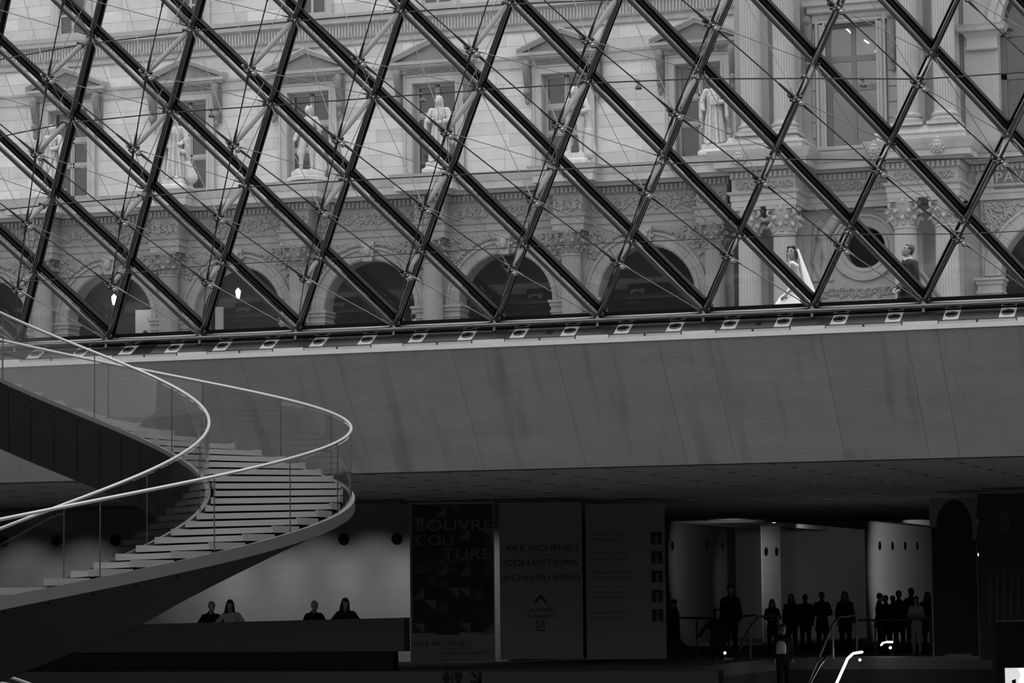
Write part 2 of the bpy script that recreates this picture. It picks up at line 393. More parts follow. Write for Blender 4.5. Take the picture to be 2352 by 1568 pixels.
w = qwall('pillar_wall', A, B, FZ, TW+.5, 'wallc', 'pale pillar with two round openings in the hall', .04); ovals(w, A, B, (1760, 1784), 1266, None)
A2 = at(1990, 1300, 46); B2 = at(2140, 1300, 58)
w = qwall('wall_hall_3', A2, B2, FZ, TW+1.2, 'wallc', 'lit side wall with four round openings near the posters', .03); ovals(w, A2, B2, (2022, 2051, 2080, 2108), 1253, None)
# pale sloping soffit over that hall
sp = [at(1690, 1184, 40), at(2000, 1163, 40), at(2300, 1166, 40), at(2300, 1191, 44), at(1880, 1187, 44)]
mb = MB(); mb.add([tuple(p) for p in sp]+[tuple(p+V3(0, .3, .15)) for p in sp], [(0, 1, 2, 3, 4), (9, 8, 7, 6, 5)]+[(i, (i+1) % 5, (i+1) % 5+5, i+5) for i in range(5)])
structure('trim_4', mb, 'wallc', label='pale angled soffit strip above the escalator hall')
structure('trim_5', MB().box(-20, 26, 39.5, 40.2, ZS-.05, ZS+.3), 'dwall', label='dark beam closing the coffered ceiling')
lamp('fill_spot_pillar', 'SPOT', tuple(at(1830, 1215, 44)), 90, tuple(at(1772, 1320, 47.8)), .1, .9)  # unseen spots, added to brighten the pillar and the hall walls
lamp('fill_spot_wall', 'SPOT', tuple(at(2330, 1215, 44)), 300, tuple(at(2050, 1350, 51)), .1, 1.1)
lamp('fill_spot_left', 'SPOT', tuple(at(1720, 1230, 36)), 150, tuple(at(1600, 1350, 44)), .1, 1.0)

lamp('fill_spot_back', 'SPOT', tuple(at(1880, 1210, 50)), 60, tuple(at(1880, 1350, 56)), .1, 1.6)
# ================================================================== THE GLASS PYRAMID FACE
SP, AL, RL, HS = 1.967, 0.8952564346532197, 1.6061362219856408, 0.4708667851273537
NIN = V3(-0.04993762, -0.81813002, -0.57286081)     # inward, along the struts
ca, sa = math.cos(AL), math.sin(AL)
NOUT = V3(0, sa, ca)
def node(r, j): return V3(j*SP+r*SP*HS, -r*RL*ca, r*RL*sa)
RM = 7; JA, JB = -8, 9
Ltab = {4: (-4, [1.73, 1.9, 2.03, 2.03, 1.97, 1.94, 1.66, 1.38]), 3: (-4, [1.43, 1.51, 1.65, 1.71, 1.71, 1.71, 1.57, 1.33, 1.13]),
        2: (-4, [1.06, 1.15, 1.26, 1.26, 1.35, 1.31, 1.26, 1.09, .99, .88]), 1: (-4, [.7, .7, .76, .81, .84, .85, .82, .8, .71, .61])}
def strut_len(r, j):
    q = min(r, 4); a, L = Ltab[q]; i = j-a; v = L[max(0, min(len(L)-1, i))]
    if i < 0: v = max(.35, v+.09*i)
    if i >= len(L): v = max(.3, v-.1*(i-len(L)+1))
    return v*{5: 1.08, 6: 1.13, 7: 1.15}.get(r, 1)
def hub(r, j): return node(r, j)+NIN*strut_len(r, j)
PY = thing('glass_pyramid', (0, 0, GZ), 'tall glass pyramid face of black bars, steel struts and cables above the concrete ledge', 'pyramid')
OFF = .27
def bar(p, q, w, d, up_):          # rectangular bar from p to q, width w in the plane of the glass, depth d across it
    dr = unit(q-p); s = unit(np.cross(dr, up_)); u = up_; mb = MB(); vs = []
    for c in (p, q):
        for a, b in ((-1, -1), (1, -1), (1, 1), (-1, 1)): vs.append(c+s*a*w/2+u*b*d/2)
    mb.add(vs, [(0, 1, 2, 3), (7, 6, 5, 4), (0, 4, 5, 1), (1, 5, 6, 2), (2, 6, 7, 3), (3, 7, 4, 0)]); return mb
for j in range(JA, JB+1):           # bars leaning right as they rise
    p, q = node(0, j), node(RM, j); e = unit(q-p)
    mb = bar(p+NOUT*OFF-e*.1, q+NOUT*OFF, .125, .1, NOUT); mb2 = bar(p+NOUT*(OFF-.075), q+NOUT*(OFF-.075), .05, .07, NOUT); mb.add(mb2.v, mb2.f)
    obj('glazing_bar', mb, 'mullion', PY); obj('steel_tube', MB().tube([p, q], .045, 12), 'tube', PY, .6)
for m in range(JA, JB+RM+1):        # bars leaning left as they rise
    r1 = min(RM, m-JA)
    p, q = node(0, m), node(r1, m-r1)
    if m > JB:
        r0 = m-JB; p = node(r0, JB)
        if r0 >= r1: continue
    if r1 < 1: continue
    e = unit(q-p)
    mb = bar(p+NOUT*OFF-e*.1, q+NOUT*OFF, .125, .1, NOUT); mb2 = bar(p+NOUT*(OFF-.075), q+NOUT*(OFF-.075), .05, .07, NOUT); mb.add(mb2.v, mb2.f)
    obj('glazing_bar', mb, 'mullion', PY); obj('steel_tube', MB().tube([p, q], .045, 12), 'tube', PY, .6)
def pane(ps):
    c = sum(ps)/len(ps); a = [c+(p-c)*.995+NOUT*(OFF+.02) for p in ps]; n = len(a)
    mb = MB(); mb.add(a+[x+NOUT*.012 for x in a], [tuple(range(n)), tuple(range(n, 2*n))[::-1]]+[(i, (i+1) % n, (i+1) % n+n, i+n) for i in range(n)])
    obj('glass_pane', mb, 'pane', PY)
for j in range(JA+1, JB):
    dn_ = V3(0, ca, -sa)*.1; pane([node(0, j)+dn_, node(0, j+1)+dn_, node(1, j)])
    for r in range(0, RM-1): pane([node(r, j), node(r+1, j), node(r+2, j-1), node(r+1, j-1)])
# struts, hubs and connectors
def cable(p, q, r, sl, name, m, rs=.017):
    d = unit(q-p); L = np.linalg.norm(q-p); s_ = min(sl, L*.3); mb = MB()
    pts = [p+d*.05, p+d*.08, p+d*s_*.55, p+d*s_, p+d*(s_+.04), q-d*(s_+.04), q-d*s_, q-d*s_*.55, q-d*.08, q-d*.05]
    mb.tube(pts, [rs*.8, rs, rs*1.15, rs*.8, r, r, rs*.8, rs*1.15, rs, rs*.8], 6); obj(name, mb, m, PY, .8)
conn = mesh_of(MB().ell((0, 0, 0), (.06, .06, .06), 12, 8).tube([(-.09, 0, -.02), (.09, 0, -.02)], .028, 8).tube([(0, -.09, .02), (0, .09, .02)], .028, 8), 'node_connector', 'hub', .7)
hb = MB(); 
for a in range(6):
    t = a*PI/3+.3; hb.ell((.07*math.cos(t), .07*math.sin(t)*.8, .06*math.sin(t)), (.04, .04, .04), 8, 6)
hb.ell((0, 0, 0), (.055, .055, .07), 10, 8)
hb.lathe([(.001, -.03), (.05, -.028), (.055, 0), (.05, .028), (.001, .03)], (.10, -.03, -.09), 14, (.3, -1, .2)).lathe([(.001, -.03), (.045, -.028), (.05, 0), (.045, .028), (.001, .03)], (-.09, -.02, .06), 14, (.3, -1, .2))
hbm = mesh_of(hb, 'cable_hub', 'hub', .7)
pn = MB().ell((.10, -.07, -.09), (.02, .02, .02), 8, 6).ell((-.09, -.06, .06), (.018, .018, .018), 8, 6).ell((.06, -.07, -.04), (.014, .014, .014), 8, 6)
pnm = mesh_of(pn, 'hub_pin', 'bright', .7)
R_ = range(1, RM)
for r in R_:
    for j in range(JA+2, JB-1):
        if proj(node(r, j))[0] < -420 or proj(node(r, j))[0] > 2800 or (r > 5): continue
        n, h = node(r, j), hub(r, j); d = unit(h-n)
        inst('node_connector', conn, n, PY)
        L = np.linalg.norm(h-n)
        mb = MB().tube([n+d*.06, n+d*.12, n+d*min(.3, L*.35), h-d*min(.3, L*.35), h-d*.12, h-d*.05], [.022, .03, .043, .043, .03, .022], 12)
        obj('strut', mb, 'strut', PY, .8)
        ho = inst('cable_hub', hbm, h, PY); po = inst('hub_pin', pnm, (0, 0, 0), ho, world=False)
        for (r2, j2), (nr, nj) in (((r+1, j), (r+1, j)), ((r+1, j-1), (r+1, j-1))):   # towards the next row up
            if r2 < RM: cable(h, hub(r2, j2), .0115, .38, 'tension_cable', 'darkcable', .022)
            cable(h, node(nr, nj), .007, .26, 'brace_cable', 'cable', .014)
            if r2 < RM: cable(node(r, j), hub(r2, j2), .007, .26, 'brace_cable', 'cable', .014)
        if r == 1:
            cable(h, node(0, j), .009, .22, 'tie_cable', 'darkcable', .02); cable(h, node(0, j+1), .009, .3, 'tie_cable', 'cable', .022)
# level cables threaded through the struts
rows = {4: [(-600, 235), (0, 137), (204, 100), (438, 72), (675, 48), (918, 25), (1171, 10), (1420, 0), (1700, -6), (1900, -4), (2198, 0), (2352, 8), (2900, 40)],
        3: [(-600, 420), (0, 318), (163, 280), (393, 258), (622, 240), (857, 213), (1100, 204), (1350, 190), (1606, 181), (1868, 180), (2140, 181), (2352, 188), (2900, 215)],
        2: [(-600, 560), (0, 480), (119, 470), (326, 452), (561, 430), (796, 415), (1030, 402), (1270, 390), (1530, 376), (1778, 365), (2048, 367), (2317, 371), (2900, 385)],
        1: [(-600, 700), (76, 645), (295, 627), (515, 607), (741, 595), (975, 580), (1210, 567), (1446, 556), (1698, 545), (1955, 538), (2352, 537), (2900, 540)]}
CP = {}
clampm = mesh_of(MB().lathe([(.03, -.05), (.06, -.045), (.065, 0), (.06, .045), (.03, .05)], n=12, axis=(.05, .8, .57)).ell((-.06, -.03, .03), (.03, .03, .03), 8, 6), 'cable_clamp', 'hub', .7)
for r, poly in rows.items():
    xs = [p[0] for p in poly]; ys = [p[1] for p in poly]; pts = []
    for j in range(JA+2, JB-1):
        n = node(r, j)
        if proj(n)[0] < -420 or proj(n)[0] > 2800: continue
        L = strut_len(r, j); best = None
        for t in np.linspace(.06, .92, 44):
            q = n+NIN*L*t; x, y = proj(q); e = abs(y-np.interp(x, xs, ys))
            if best is None or e < best[0]: best = (e, q)
        pts.append(best[1]); inst('cable_clamp', clampm, best[1], PY)
    CP[r] = pts
    obj('level_cable', MB().tube(pts, .0125 if r > 1 else .009, 6), 'darkcable', PY, .8)
def on_cable(r, px):
    for a, b in zip(CP[r][:-1], CP[r][1:]):
        xa, xb = proj(a)[0], proj(b)[0]
        if xa <= px <= xb: return a+(b-a)*(px-xa)/(xb-xa)
# foot of the glass
obj('base_tube', MB().tube([(-24, -.03, -.045), (24, -.03, -.045)], .068, 20), 'tube', PY, .6)
obj('base_rail', MB().box(-24, 24, .16, .34, .02, .115).box(-24, 24, .1, .3, -.12, .02), 'black', PY)
ft = MB().tube([(0, -.03, .02), (.0, -.06, -.17)], .035, 8).ell((0, -.02, .01), (.07, .06, .06), 10, 8).ell((.09, -.05, .06), (.03, .03, .05), 8, 6)
ftm = mesh_of(ft, 'foot_connector', 'hub', .7)
for j in range(JA+1, JB): inst('foot_connector', ftm, node(0, j), PY)
structure('trim_6', MB().box(-40, 40, .1, 1.3, GZ-.1, -.1), 'black', label='dark kerb outside the foot of the glass')
# little lamps clipped to the third cable
for px, lb in ((485, 'small lamp clipped to the cable beside the second palace window'), (968, 'small lamp on the cable in front of the hooded statue window'),
               (1465, 'small lamp on the cable before bare stone wall'), (1982, 'small round lamp on the cable before the tall pavilion window')):
    p = on_cable(3, px); t = thing('cable_lamp', p, lb, 'lamp', 'lamps clipped to the level cable')
    obj('bracket', MB().tube([p+V3(0, 0, .03), p+V3(.02, 0, -.05)], .018, 8).ell(p, (.045, .03, .03), 8, 6), 'hub', t, .7)
    obj('lamp_head', MB().lathe([(.001, -.045), (.05, -.04), (.062, -.02), (.05, .02), (.02, .045), (.001, .05)], p+V3(.02, 0, -.1), 16, (0, 0, 1)), 'strut', t, .7)
# ------------------------------------------------------------------ sloping sill with its uplights
def sillp(x, t): return V3(x, .06-.42*t, -.13-.235*t)
SL = thing('light_sill', (0, -.2, -.4), 'sloping dark metal sill under the base tube holding round uplights', 'sill')
def slab(x0, x1, t0, t1, th=.015, lift=0):
    n = unit(V3(0, -.235, .42)); a = [sillp(x0, t0), sillp(x1, t0), sillp(x1, t1), sillp(x0, t1)]; a = [q+n*lift for q in a]
    return MB().add(a+[q-n*th for q in a], [(0, 1, 2, 3), (7, 6, 5, 4), (0, 4, 5, 1), (1, 5, 6, 2), (2, 6, 7, 3), (3, 7, 4, 0)])
for k in range(-9, 9):
    xm = (k+.5)*SP
    obj('sill_panel', slab(xm-.345, xm+.345, 0, .86), 'sill', SL)
    obj('sill_panel', slab(xm+.62, xm+SP-.62, 0, .86), 'sill', SL)
    obj('sill_plinth', MB().box(xm+.68, xm+SP-.68, -.40, -.30, -.44, -.345), 'plate', SL)
    obj('sill_plinth', MB().box(xm-.68, xm+.68, -.40, -.30, -.44, -.345), 'sill', SL)
    for a in (-.66, .02): obj('light_slot', MB().box(xm+a, xm+a+.64, -.412, -.395, -.41, -.36), 'rail', SL)
obj('sill_bed', MB().box(-18, 18, -.40, .1, -.6, -.45), 'black', SL)
up_n = unit(V3(0, -.235, .42))
for px0, px1 in ((312, 352), (1256, 1270), (1737, 1749)):          # panels missing or cut out of the sill
    xs_ = np.linspace(-9, 14, 2300); f_ = [proj(sillp(x, .45))[0] for x in xs_]
    a, b = np.interp(px0, f_, xs_), np.interp(px1, f_, xs_); w_ = (.05, .8) if px1-px0 > 20 else (.3, .62)
    obj('open_hatch', slab(a, b, *w_, .01, .006), 'black', SL)
up_e = unit(V3(0, -.42, -.235))
pl = slab(-.135, .135, .02, .84, .02, .004); base = sillp(0, .43)
plm = MB().add([np.array(v)-base for v in pl.v], pl.f); plmesh = mesh_of(plm, 'mounting_plate', 'plate')
ring = MB().lathe([(.085, 0), (.105, .004), (.11, .016), (.095, .03), (.085, .012)], n=28, axis=up_n, caps=False); ringm = mesh_of(ring, 'trim_ring', 'hub', .7)
bowl = MB().lathe([(.001, .006), (.05, .008), (.086, .014)], n=24, axis=up_n); bowlm = mesh_of(bowl, 'recess', 'black', .7)
eye = MB().ell(V3(.012, 0, 0)+up_n*.025+up_e*.02, (.055, .045, .04), 14, 10); eyem = mesh_of(eye, 'lamp_bulb', 'girder', .7)
kk = 0
pos = sorted([(k+.5)*SP+a for k in range(-9, 9) for a in (-.482, .482)])
vis = [x for x in pos if -20 < proj(sillp(x, .5))[0] < 2380]
ordn = ['first', 'second', 'third', 'fourth', 'fifth', 'sixth', 'seventh', 'eighth', 'ninth', 'tenth', 'eleventh', 'twelfth', 'thirteenth', 'fourteenth', 'fifteenth', 'sixteenth', 'seventeenth', 'eighteenth', 'nineteenth', 'twentieth', 'twenty-first', 'twenty-second']
proto = None
for x in pos:
    c = sillp(x, .43)
    lb = 'round uplight on a pale square plate, %s from the left along the sill' % ordn[vis.index(x)] if x in vis else 'round uplight on a pale square plate beyond the %s edge of the picture, %s outward' % (('left', 'right')[x > 0], ordn[min(21, int(min(abs(x-vis[0]), abs(x-vis[-1]))/.95))])
    if x not in vis and not (-300 < proj(c)[0] < 2700): continue
    if proto is None:
        t = thing('uplight', c, lb, 'light', 'round uplights along the sill'); proto = t
        for nm, me in (('mounting_plate', plmesh), ('trim_ring', ringm), ('recess', bowlm), ('lamp_bulb', eyem)): inst(nm, me, (0, 0, 0), t, world=False)
    else:
        t = copy_tree(proto); t.location = tuple(c); t['label'] = lb
# ================================================================== THE PALACE BEHIND THE GLASS
YW, YU = 58.0, 64.0
PW = thing('palace_wing', (-25, 58, GZ), 'long pale stone palace wing with an arcade below and pedimented windows above', 'building')
AX = [-12.25-5.88*k for k in range(-0, 7)]       # arch centres
CX = [-9.35-5.88*k for k in range(0, 7)]         # engaged columns and statues
WX = [-11.65-5.86*k for k in range(0, 7)]        # upper windows
R0 = 2.0; ZSP = 6.78
def relief(w, h, seed, density=1.0, rr=.035):     # scrolling foliage carved in relief, front at y = 0
    rn = random.Random(seed); mb = MB(); n = int(w/h*1.15*density)+1
    for i in range(n):
        cx_ = -w/2+(i+.5)*w/n; sg = 1 if i % 2 else -1; R = h*.36
        pts = []
        for k in range(13):
            t = k/12*2.6*PI; r = R*(1-k/15); pts.append(V3(cx_+r*math.cos(t*sg+rn.random()*.1), -.02-.02*(k/12), r*math.sin(t*sg)))
        mb.tube(pts, [rr*(1.1-.5*k/12) for k in range(13)], 4)
        for q in range(13):
            a = rn.random()*2*PI; b = R*(.55+.65*rn.random()); c = V3(cx_+b*math.cos(a), -.02, max(-h*.45, min(h*.45, b*math.sin(a))))
            A = rn.random()*PI; Rm = np.array([[math.cos(A), 0, -math.sin(A)], [0, 1, 0], [math.sin(A), 0, math.cos(A)]])
            mb.ell(c, (h*(.11+.07*rn.random()), .045, h*(.045+.03*rn.random())), 6, 4, Rm)
    return mb
# --- ground floor: piers, spandrels, voussoirs
def arch_wall(cx_, x0, x1, ytop, r=R0, zs=ZSP, y0=YW, y1=YW+.9, n=24):
    mb = MB()
    if x0 < cx_-r: mb.box(x0, cx_-r, y0, y1, GZ, ytop)
    if x1 > cx_+r: mb.box(cx_+r, x1, y0, y1, GZ, ytop)
    for i in range(n):
        a, b = PI*i/n, PI*(i+1)/n; xa, za, xb, zb_ = cx_+r*math.cos(a), zs+r*math.sin(a), cx_+r*math.cos(b), zs+r*math.sin(b)
        mb.add([(xa, y0, za), (xb, y0, zb_), (xb, y0, ytop), (xa, y0, ytop), (xa, y1, za), (xb, y1, zb_), (xb, y1, ytop), (xa, y1, ytop)],
               [(0, 1, 2, 3), (7, 6, 5, 4), (0, 4, 5, 1), (3, 2, 6, 7)])
    return mb
def voussoir(r0, r1, da, y0, y1, g=.0022):
    mb = MB(); a = da/2-g; rs = [(r0, y0+.05), (r0+.07, y0), (r0+.2, y0), (r0+.22, y0+.035), (r1-.12, y0+.035), (r1-.1, y0-.03), (r1, y0-.03)]
    n = 4; vs = []
    for r, y in rs+[(r1, y1), (r0, y1)]:
        for k in range(n+1):
            t = -a+2*a*k/n; vs.append((r*math.sin(t), y, r*math.cos(t)))
    m = len(rs)+2; fs = [(j*(n+1)+k, j*(n+1)+k+1, ((j+1) % m)*(n+1)+k+1, ((j+1) % m)*(n+1)+k) for j in range(m) for k in range(n)]
    fs += [tuple(j*(n+1) for j in range(m)), tuple(j*(n+1)+n for j in range(m))[::-1]]
    return mb.add(vs, fs)
NV = 13
vme = mesh_of(voussoir(R0-.02, R0+.52, PI/NV, -.1, .3), 'voussoir', 'lower')
impm = mesh_of(MB().mould(-.36, .36, .0, 1.0, [(0, -.75), (0, -.5), (.04, -.5), (.04, -.42), (0, -.42), (0, -.3), (.05, -.25), (.05, -.12), (.1, -.1), (.1, 0)]), 'impost', 'lower')
lsp = MB(); rn = random.Random(5)
for sg in (-1, 1):                               # winged foliage filling the spandrels and the keystone cartouche
    for i in range(110):
        x = rn.uniform(.25, 2.35); zlow = math.sqrt(max(0, (R0+.62)**2-x*x)); z = rn.uniform(max(zlow, .6)+.05, 2.62)
        if z < zlow: continue
        A = rn.random()*PI; Rm = np.array([[math.cos(A), 0, -math.sin(A)], [0, 1, 0], [math.sin(A), 0, math.cos(A)]])
        lsp.ell((sg*x, -.03, z), (.12*rn.uniform(.6, 1.2), .07, .045), 6, 4, Rm)
        if i % 3 == 0:
            pts = [V3(sg*x+.16*(1-k/9)*math.cos(k*.8), -.05, z+.16*(1-k/9)*math.sin(k*.8)) for k in range(8)]; lsp.tube(pts, .03, 4)
spm = mesh_of(lsp, 'spandrel_relief', 'carved', .9)
key = MB().prism([(-.2, R0-.08), (.2, R0-.08), (.3, R0+.72), (-.3, R0+.72)], -.22, .1).ell((0, -.26, R0+.35), (.17, .12, .24), 10, 8).ell((-.14, -.24, R0+.55), (.1, .08, .08), 8, 6).ell((.14, -.24, R0+.55), (.1, .08, .08), 8, 6)
for q in range(8): key.ell((.3*math.cos(q*.8), -.18, R0+.35+.33*math.sin(q*.8)), (.07, .05, .07), 6, 4)
keym = mesh_of(key, 'keystone', 'carved', .9)
for k, c in enumerate(AX):
    xl, xr = c-2.94, c+2.94
    if k == 0: xr = -8.7
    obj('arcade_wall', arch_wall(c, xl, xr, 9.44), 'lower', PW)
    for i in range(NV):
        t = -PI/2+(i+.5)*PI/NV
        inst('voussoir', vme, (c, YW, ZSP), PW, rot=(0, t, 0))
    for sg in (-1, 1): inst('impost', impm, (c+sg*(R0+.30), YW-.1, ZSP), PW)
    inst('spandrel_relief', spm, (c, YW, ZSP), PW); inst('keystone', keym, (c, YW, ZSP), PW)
# --- fluted engaged columns with leafy capitals
def shaft(r, z0, z1, flutes=24, taper=.86, depth=.055):
    def fn(a, z): return 1-depth*max(0, math.cos(a*flutes))**.6*(1 if z0+.12 < z < z1-.12 else 0)
    H_ = z1-z0; prof = [(r, z0), (r, z0+.11), (r, z0+.13), (r, z0+H_*.35), (r*(1+taper)/2*1.01, z0+H_*.7), (r*taper, z1-.13), (r*taper, z1-.11), (r*taper*1.08, z1-.1), (r*taper*1.1, z1-.05), (r*taper*1.02, z1)]
    return MB().lathe(prof, n=flutes*4, fn=fn)
def capital(r, h, w):
    mb = MB(); mb.lathe([(r*.95, 0), (r*1.0, h*.3), (r*1.08, h*.6), (r*1.3, h*.85), (r*1.25, h*.88)], n=20)
    for row, (n, z0, hh, out, off) in enumerate(((8, .02, .36, .26, 0), (8, .28, .36, .34, PI/8))):
        for i in range(n):
            a = 2*PI*i/n+off; c, s = math.cos(a), math.sin(a); pts = []; rr = []
            for t in np.linspace(0, 1, 7):
                ro = r*(.98+.12*t)+out*h*max(0, t-.45)**1.3*1.6; z = z0*h+hh*h*(t if t < .8 else .8-(t-.8)*1.2); pts.append(V3(c*ro, s*ro, z)); rr.append(r*(.2+.06*math.sin(t*PI)-.1*max(0, t-.7)))
            mb.tube(pts, rr, 6); mb.ell(pts[-1], (r*.16, r*.16, r*.12), 6, 4)
    for i in range(4):
        a = PI/4+i*PI/2; c, s = math.cos(a), math.sin(a); e = V3(c, s, 0)
        pts = [e*(r*1.0)+V3(0, 0, h*.5)]+[e*(r*1.34+.17*h*math.cos(t))+V3(0, 0, h*.74+.13*h*math.sin(t)) for t in np.linspace(2.4, -3.6, 10)]
        mb.tube(pts, [.05*h]+[.055*h]*10, 5)
    q = w/2; ab = []
    for i in range(4):
        a = PI/4+i*PI/2; b = a+PI/4; ab.append((q*1.35*math.cos(a-.09), q*1.35*math.sin(a-.09))); ab.append((q*1.35*math.cos(a+.09), q*1.35*math.sin(a+.09))); ab.append((q*.86*math.cos(b), q*.86*math.sin(b)))
    n = len(ab); mb.add([(x, y, h*.88) for x, y in ab]+[(x*1.03, y*1.03, h) for x, y in ab], [tuple(range(n))[::-1], tuple(range(n, 2*n))]+[(i, (i+1) % n, (i+1) % n+n, i+n) for i in range(n)])
    for i in range(4): a = i*PI/2; mb.ell((q*.93*math.cos(a), q*.93*math.sin(a), h*.9), (.1*h, .1*h, .13*h), 8, 6)
    return mb
shm = mesh_of(shaft(.44, 0, 8.55-.35), 'column_shaft', 'lower', .5)
cpm = mesh_of(capital(.38, .9, 1.0), 'capital', 'capital', .9)
bsm = mesh_of(MB().lathe([(.6, 0), (.6, .16), (.62, .2), (.62, .3), (.5, .34), (.52, .42), (.55, .5), (.47, .56)], n=28).box(-.66, .66, -.66, .66, -.3, 0), 'column_base', 'lower', .6)
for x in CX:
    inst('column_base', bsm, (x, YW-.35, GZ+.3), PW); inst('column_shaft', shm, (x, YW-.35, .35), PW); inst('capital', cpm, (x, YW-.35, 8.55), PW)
# --- entablature with a break forward over each column
PROF = [(0, 9.44), (.03, 9.44), (.03, 9.68), (.07, 9.7), (.07, 9.95), (.13, 10.0), (.16, 10.1), (0, 10.12), (0, 10.85), (.06, 10.9), (.08, 10.9), (.08, 11.16), (.2, 11.2), (.34, 11.3), (.62, 11.32), (.64, 11.58), (.68, 11.62), (.8, 11.9), (.84, 11.96), (.1, 12.06)]
def ent(x0, x1, yf, name='entablature', m='lower'):
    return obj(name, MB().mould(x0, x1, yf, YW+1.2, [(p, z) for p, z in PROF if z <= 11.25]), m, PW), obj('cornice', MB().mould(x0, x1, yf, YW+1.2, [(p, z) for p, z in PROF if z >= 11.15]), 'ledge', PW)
ent(-48, -8.9, YW)
for x in CX: ent(x-.62, x+.62, YW-.75)
dn = MB()
xx = -48
while xx < -8.9: dn.box(xx, xx+.11, YW-.17, YW-.05, 10.92, 11.14); xx += .185
for x in CX:
    for k in range(7): dn.box(x-.6+k*.18, x-.49+k*.18, YW-.92, YW-.8, 10.92, 11.14)
tag(obj('dentils', dn, 'lower', PW), kind='stuff')
frm = mesh_of(relief(4.3, .62, 3, 1.3), 'frieze_relief', 'carved', .9); frs = mesh_of(relief(1.1, .6, 4, 1.6), 'frieze_relief_small', 'carved', .9)
for c in AX: inst('frieze_relief', frm, (c, YW-.01, 10.48), PW)
for x in CX: inst('frieze_relief', frs, (x, YW-.76, 10.48), PW)
# --- gallery behind the arches
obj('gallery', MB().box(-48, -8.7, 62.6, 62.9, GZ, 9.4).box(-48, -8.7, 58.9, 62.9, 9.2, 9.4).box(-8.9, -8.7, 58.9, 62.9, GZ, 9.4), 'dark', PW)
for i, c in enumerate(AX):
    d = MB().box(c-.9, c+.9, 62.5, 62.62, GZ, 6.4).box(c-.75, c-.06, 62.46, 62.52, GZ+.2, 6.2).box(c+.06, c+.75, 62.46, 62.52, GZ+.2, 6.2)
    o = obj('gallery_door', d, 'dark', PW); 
for px, py, Yg in ((262, 690, 61.2), (547, 676, 60.5)):
    p = at(px, py, Yg); t = thing('gallery_lantern', p, 'lit hanging lantern inside the %s arch of the arcade' % ('second visible' if px > 400 else 'first full'), 'lantern', 'lit lanterns in the arcade')
    obj('lantern_body', MB().lathe([(.001, -.2), (.06, -.18), (.1, 0), (.12, .16), (.07, .22), (.02, .28)], p, 8), 'lampm', t); obj('hanging_rod', MB().tube([p+V3(0, 0, .4), (p[0], p[1], 9.2)], .015, 6), 'black', t)
    lamp('lantern_light', 'POINT', tuple(p+V3(0, -.45, -.1)), 22, size=.15)
for px0, px1, y0, y1 in ((311, 348, 712, 775), (494, 512, 705, 775)):   # door leaves deep in the gallery, their light put in as a glow
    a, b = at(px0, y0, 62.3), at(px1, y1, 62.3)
    obj('lit_door', MB().box(a[0], b[0], 62.3, 62.4, GZ, a[2]), emit('glowing_door_face', .4, .05), PW)
# --- upper wall: backing, laid stones, windows with pediments, top cornice
uwl = MB().box(-50, -7.2, YU+.015, YU+.6, 17.1, 24.5).box(-50, -7.2, YU+.015, YU+.6, 12.0, 13.0)
_e = sorted([-50]+[w+s*.98 for w in WX for s in (-1, 1)]+[-7.2])
for a, b in zip(_e[::2], _e[1::2]): uwl.box(a, b, YU+.015, YU+.6, 13.0, 17.1)
obj('upper_wall', uwl, 'joint', PW)
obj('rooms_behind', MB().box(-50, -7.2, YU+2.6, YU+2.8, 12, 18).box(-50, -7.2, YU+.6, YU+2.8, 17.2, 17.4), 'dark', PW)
obj('terrace', MB().box(-50, -7.2, YW+1.0, YU+.1, 11.6, 12.1), 'ledge', PW)
obj('wall_plinth', MB().mould(-50, -7.4, YU-.12, YU+.3, [(0, 12.0), (0, 12.55), (.05, 12.6), (.05, 12.95), (0, 13.02)]), 'ledge', PW)
SH = .535
smes = {}
def stone(x0, x1, z0, z1, par, y=YU, m='upper', nm='wall_stone'):
    key = (round(x1-x0, 2), round(z1-z0, 2), m)
    if key not in smes: smes[key] = mesh_of(MB().cbox(0, x1-x0, 0, .07, 0, z1-z0, .006), nm, m)
    inst(nm, smes[key], (x0, y, z0), par)
ns = 0; row_ = 0; z = 13.02
def blocked(x0, x1, z0, z1):
    for w in WX:
        if z0 < 18.0 and x1 > w-1.45 and x0 < w+1.45:
            return (w-1.45, w+1.45)
        if z0 >= 20.2 and x1 > w-.95 and x0 < w+.95: return (w-.95, w+.95)
    return None
stones = []
while z < 23.4:
    if 18.9 < z and z < 20.3: z = 20.32
    h = SH; x = -45.5+(row_ % 2)*.75
    rr = random.Random(row_)
    while x < -7.6:
        L = 1.7*rr.choice((.8, 1.0, 1.0, 1.15)); a, b = x, min(x+L, -7.4); bl = blocked(a+.02, b-.02, z, z+h)
        if bl:
            if bl[0]-a > .15: stones.append((a, bl[0], z, z+h))
            x = bl[1]; 
            continue
        stones.append((a, b, z, z+h)); x = b
    z += h; row_ += 1
def inview(s):
    xa, ya = proj((s[0], YU, s[2])); xb, yb = proj((s[1], YU, s[3])); return xb > -20 and xa < 2370 and ya > -10
stones = [s for s in stones if inview(s) and s[1]-s[0] > .1]
stones.sort(key=lambda s: -(s[1]-s[0]))
jn = MB()
for i, s in enumerate(stones):
    g = .006
    if i < 298: stone(round(s[0]+g, 2), round(s[1]-g, 2), s[2]+g, s[3]-g, PW)
    else: jn.cbox(s[0]+g, s[1]-g, YU, YU+.07, s[2]+g, s[3]-g, .012)
if jn.v: tag(obj('small_wall_stones', jn, 'upper', PW), kind='stuff')
print('stones', len(stones))
TC = [(0, 18.98), (.05, 19.0), (.08, 19.14), (.02, 19.16), (.02, 19.25), (.12, 19.28), (.12, 19.84), (.2, 19.88), (.34, 19.92), (.36, 20.06), (.42, 20.12), (.46, 20.3), (.05, 20.36)]
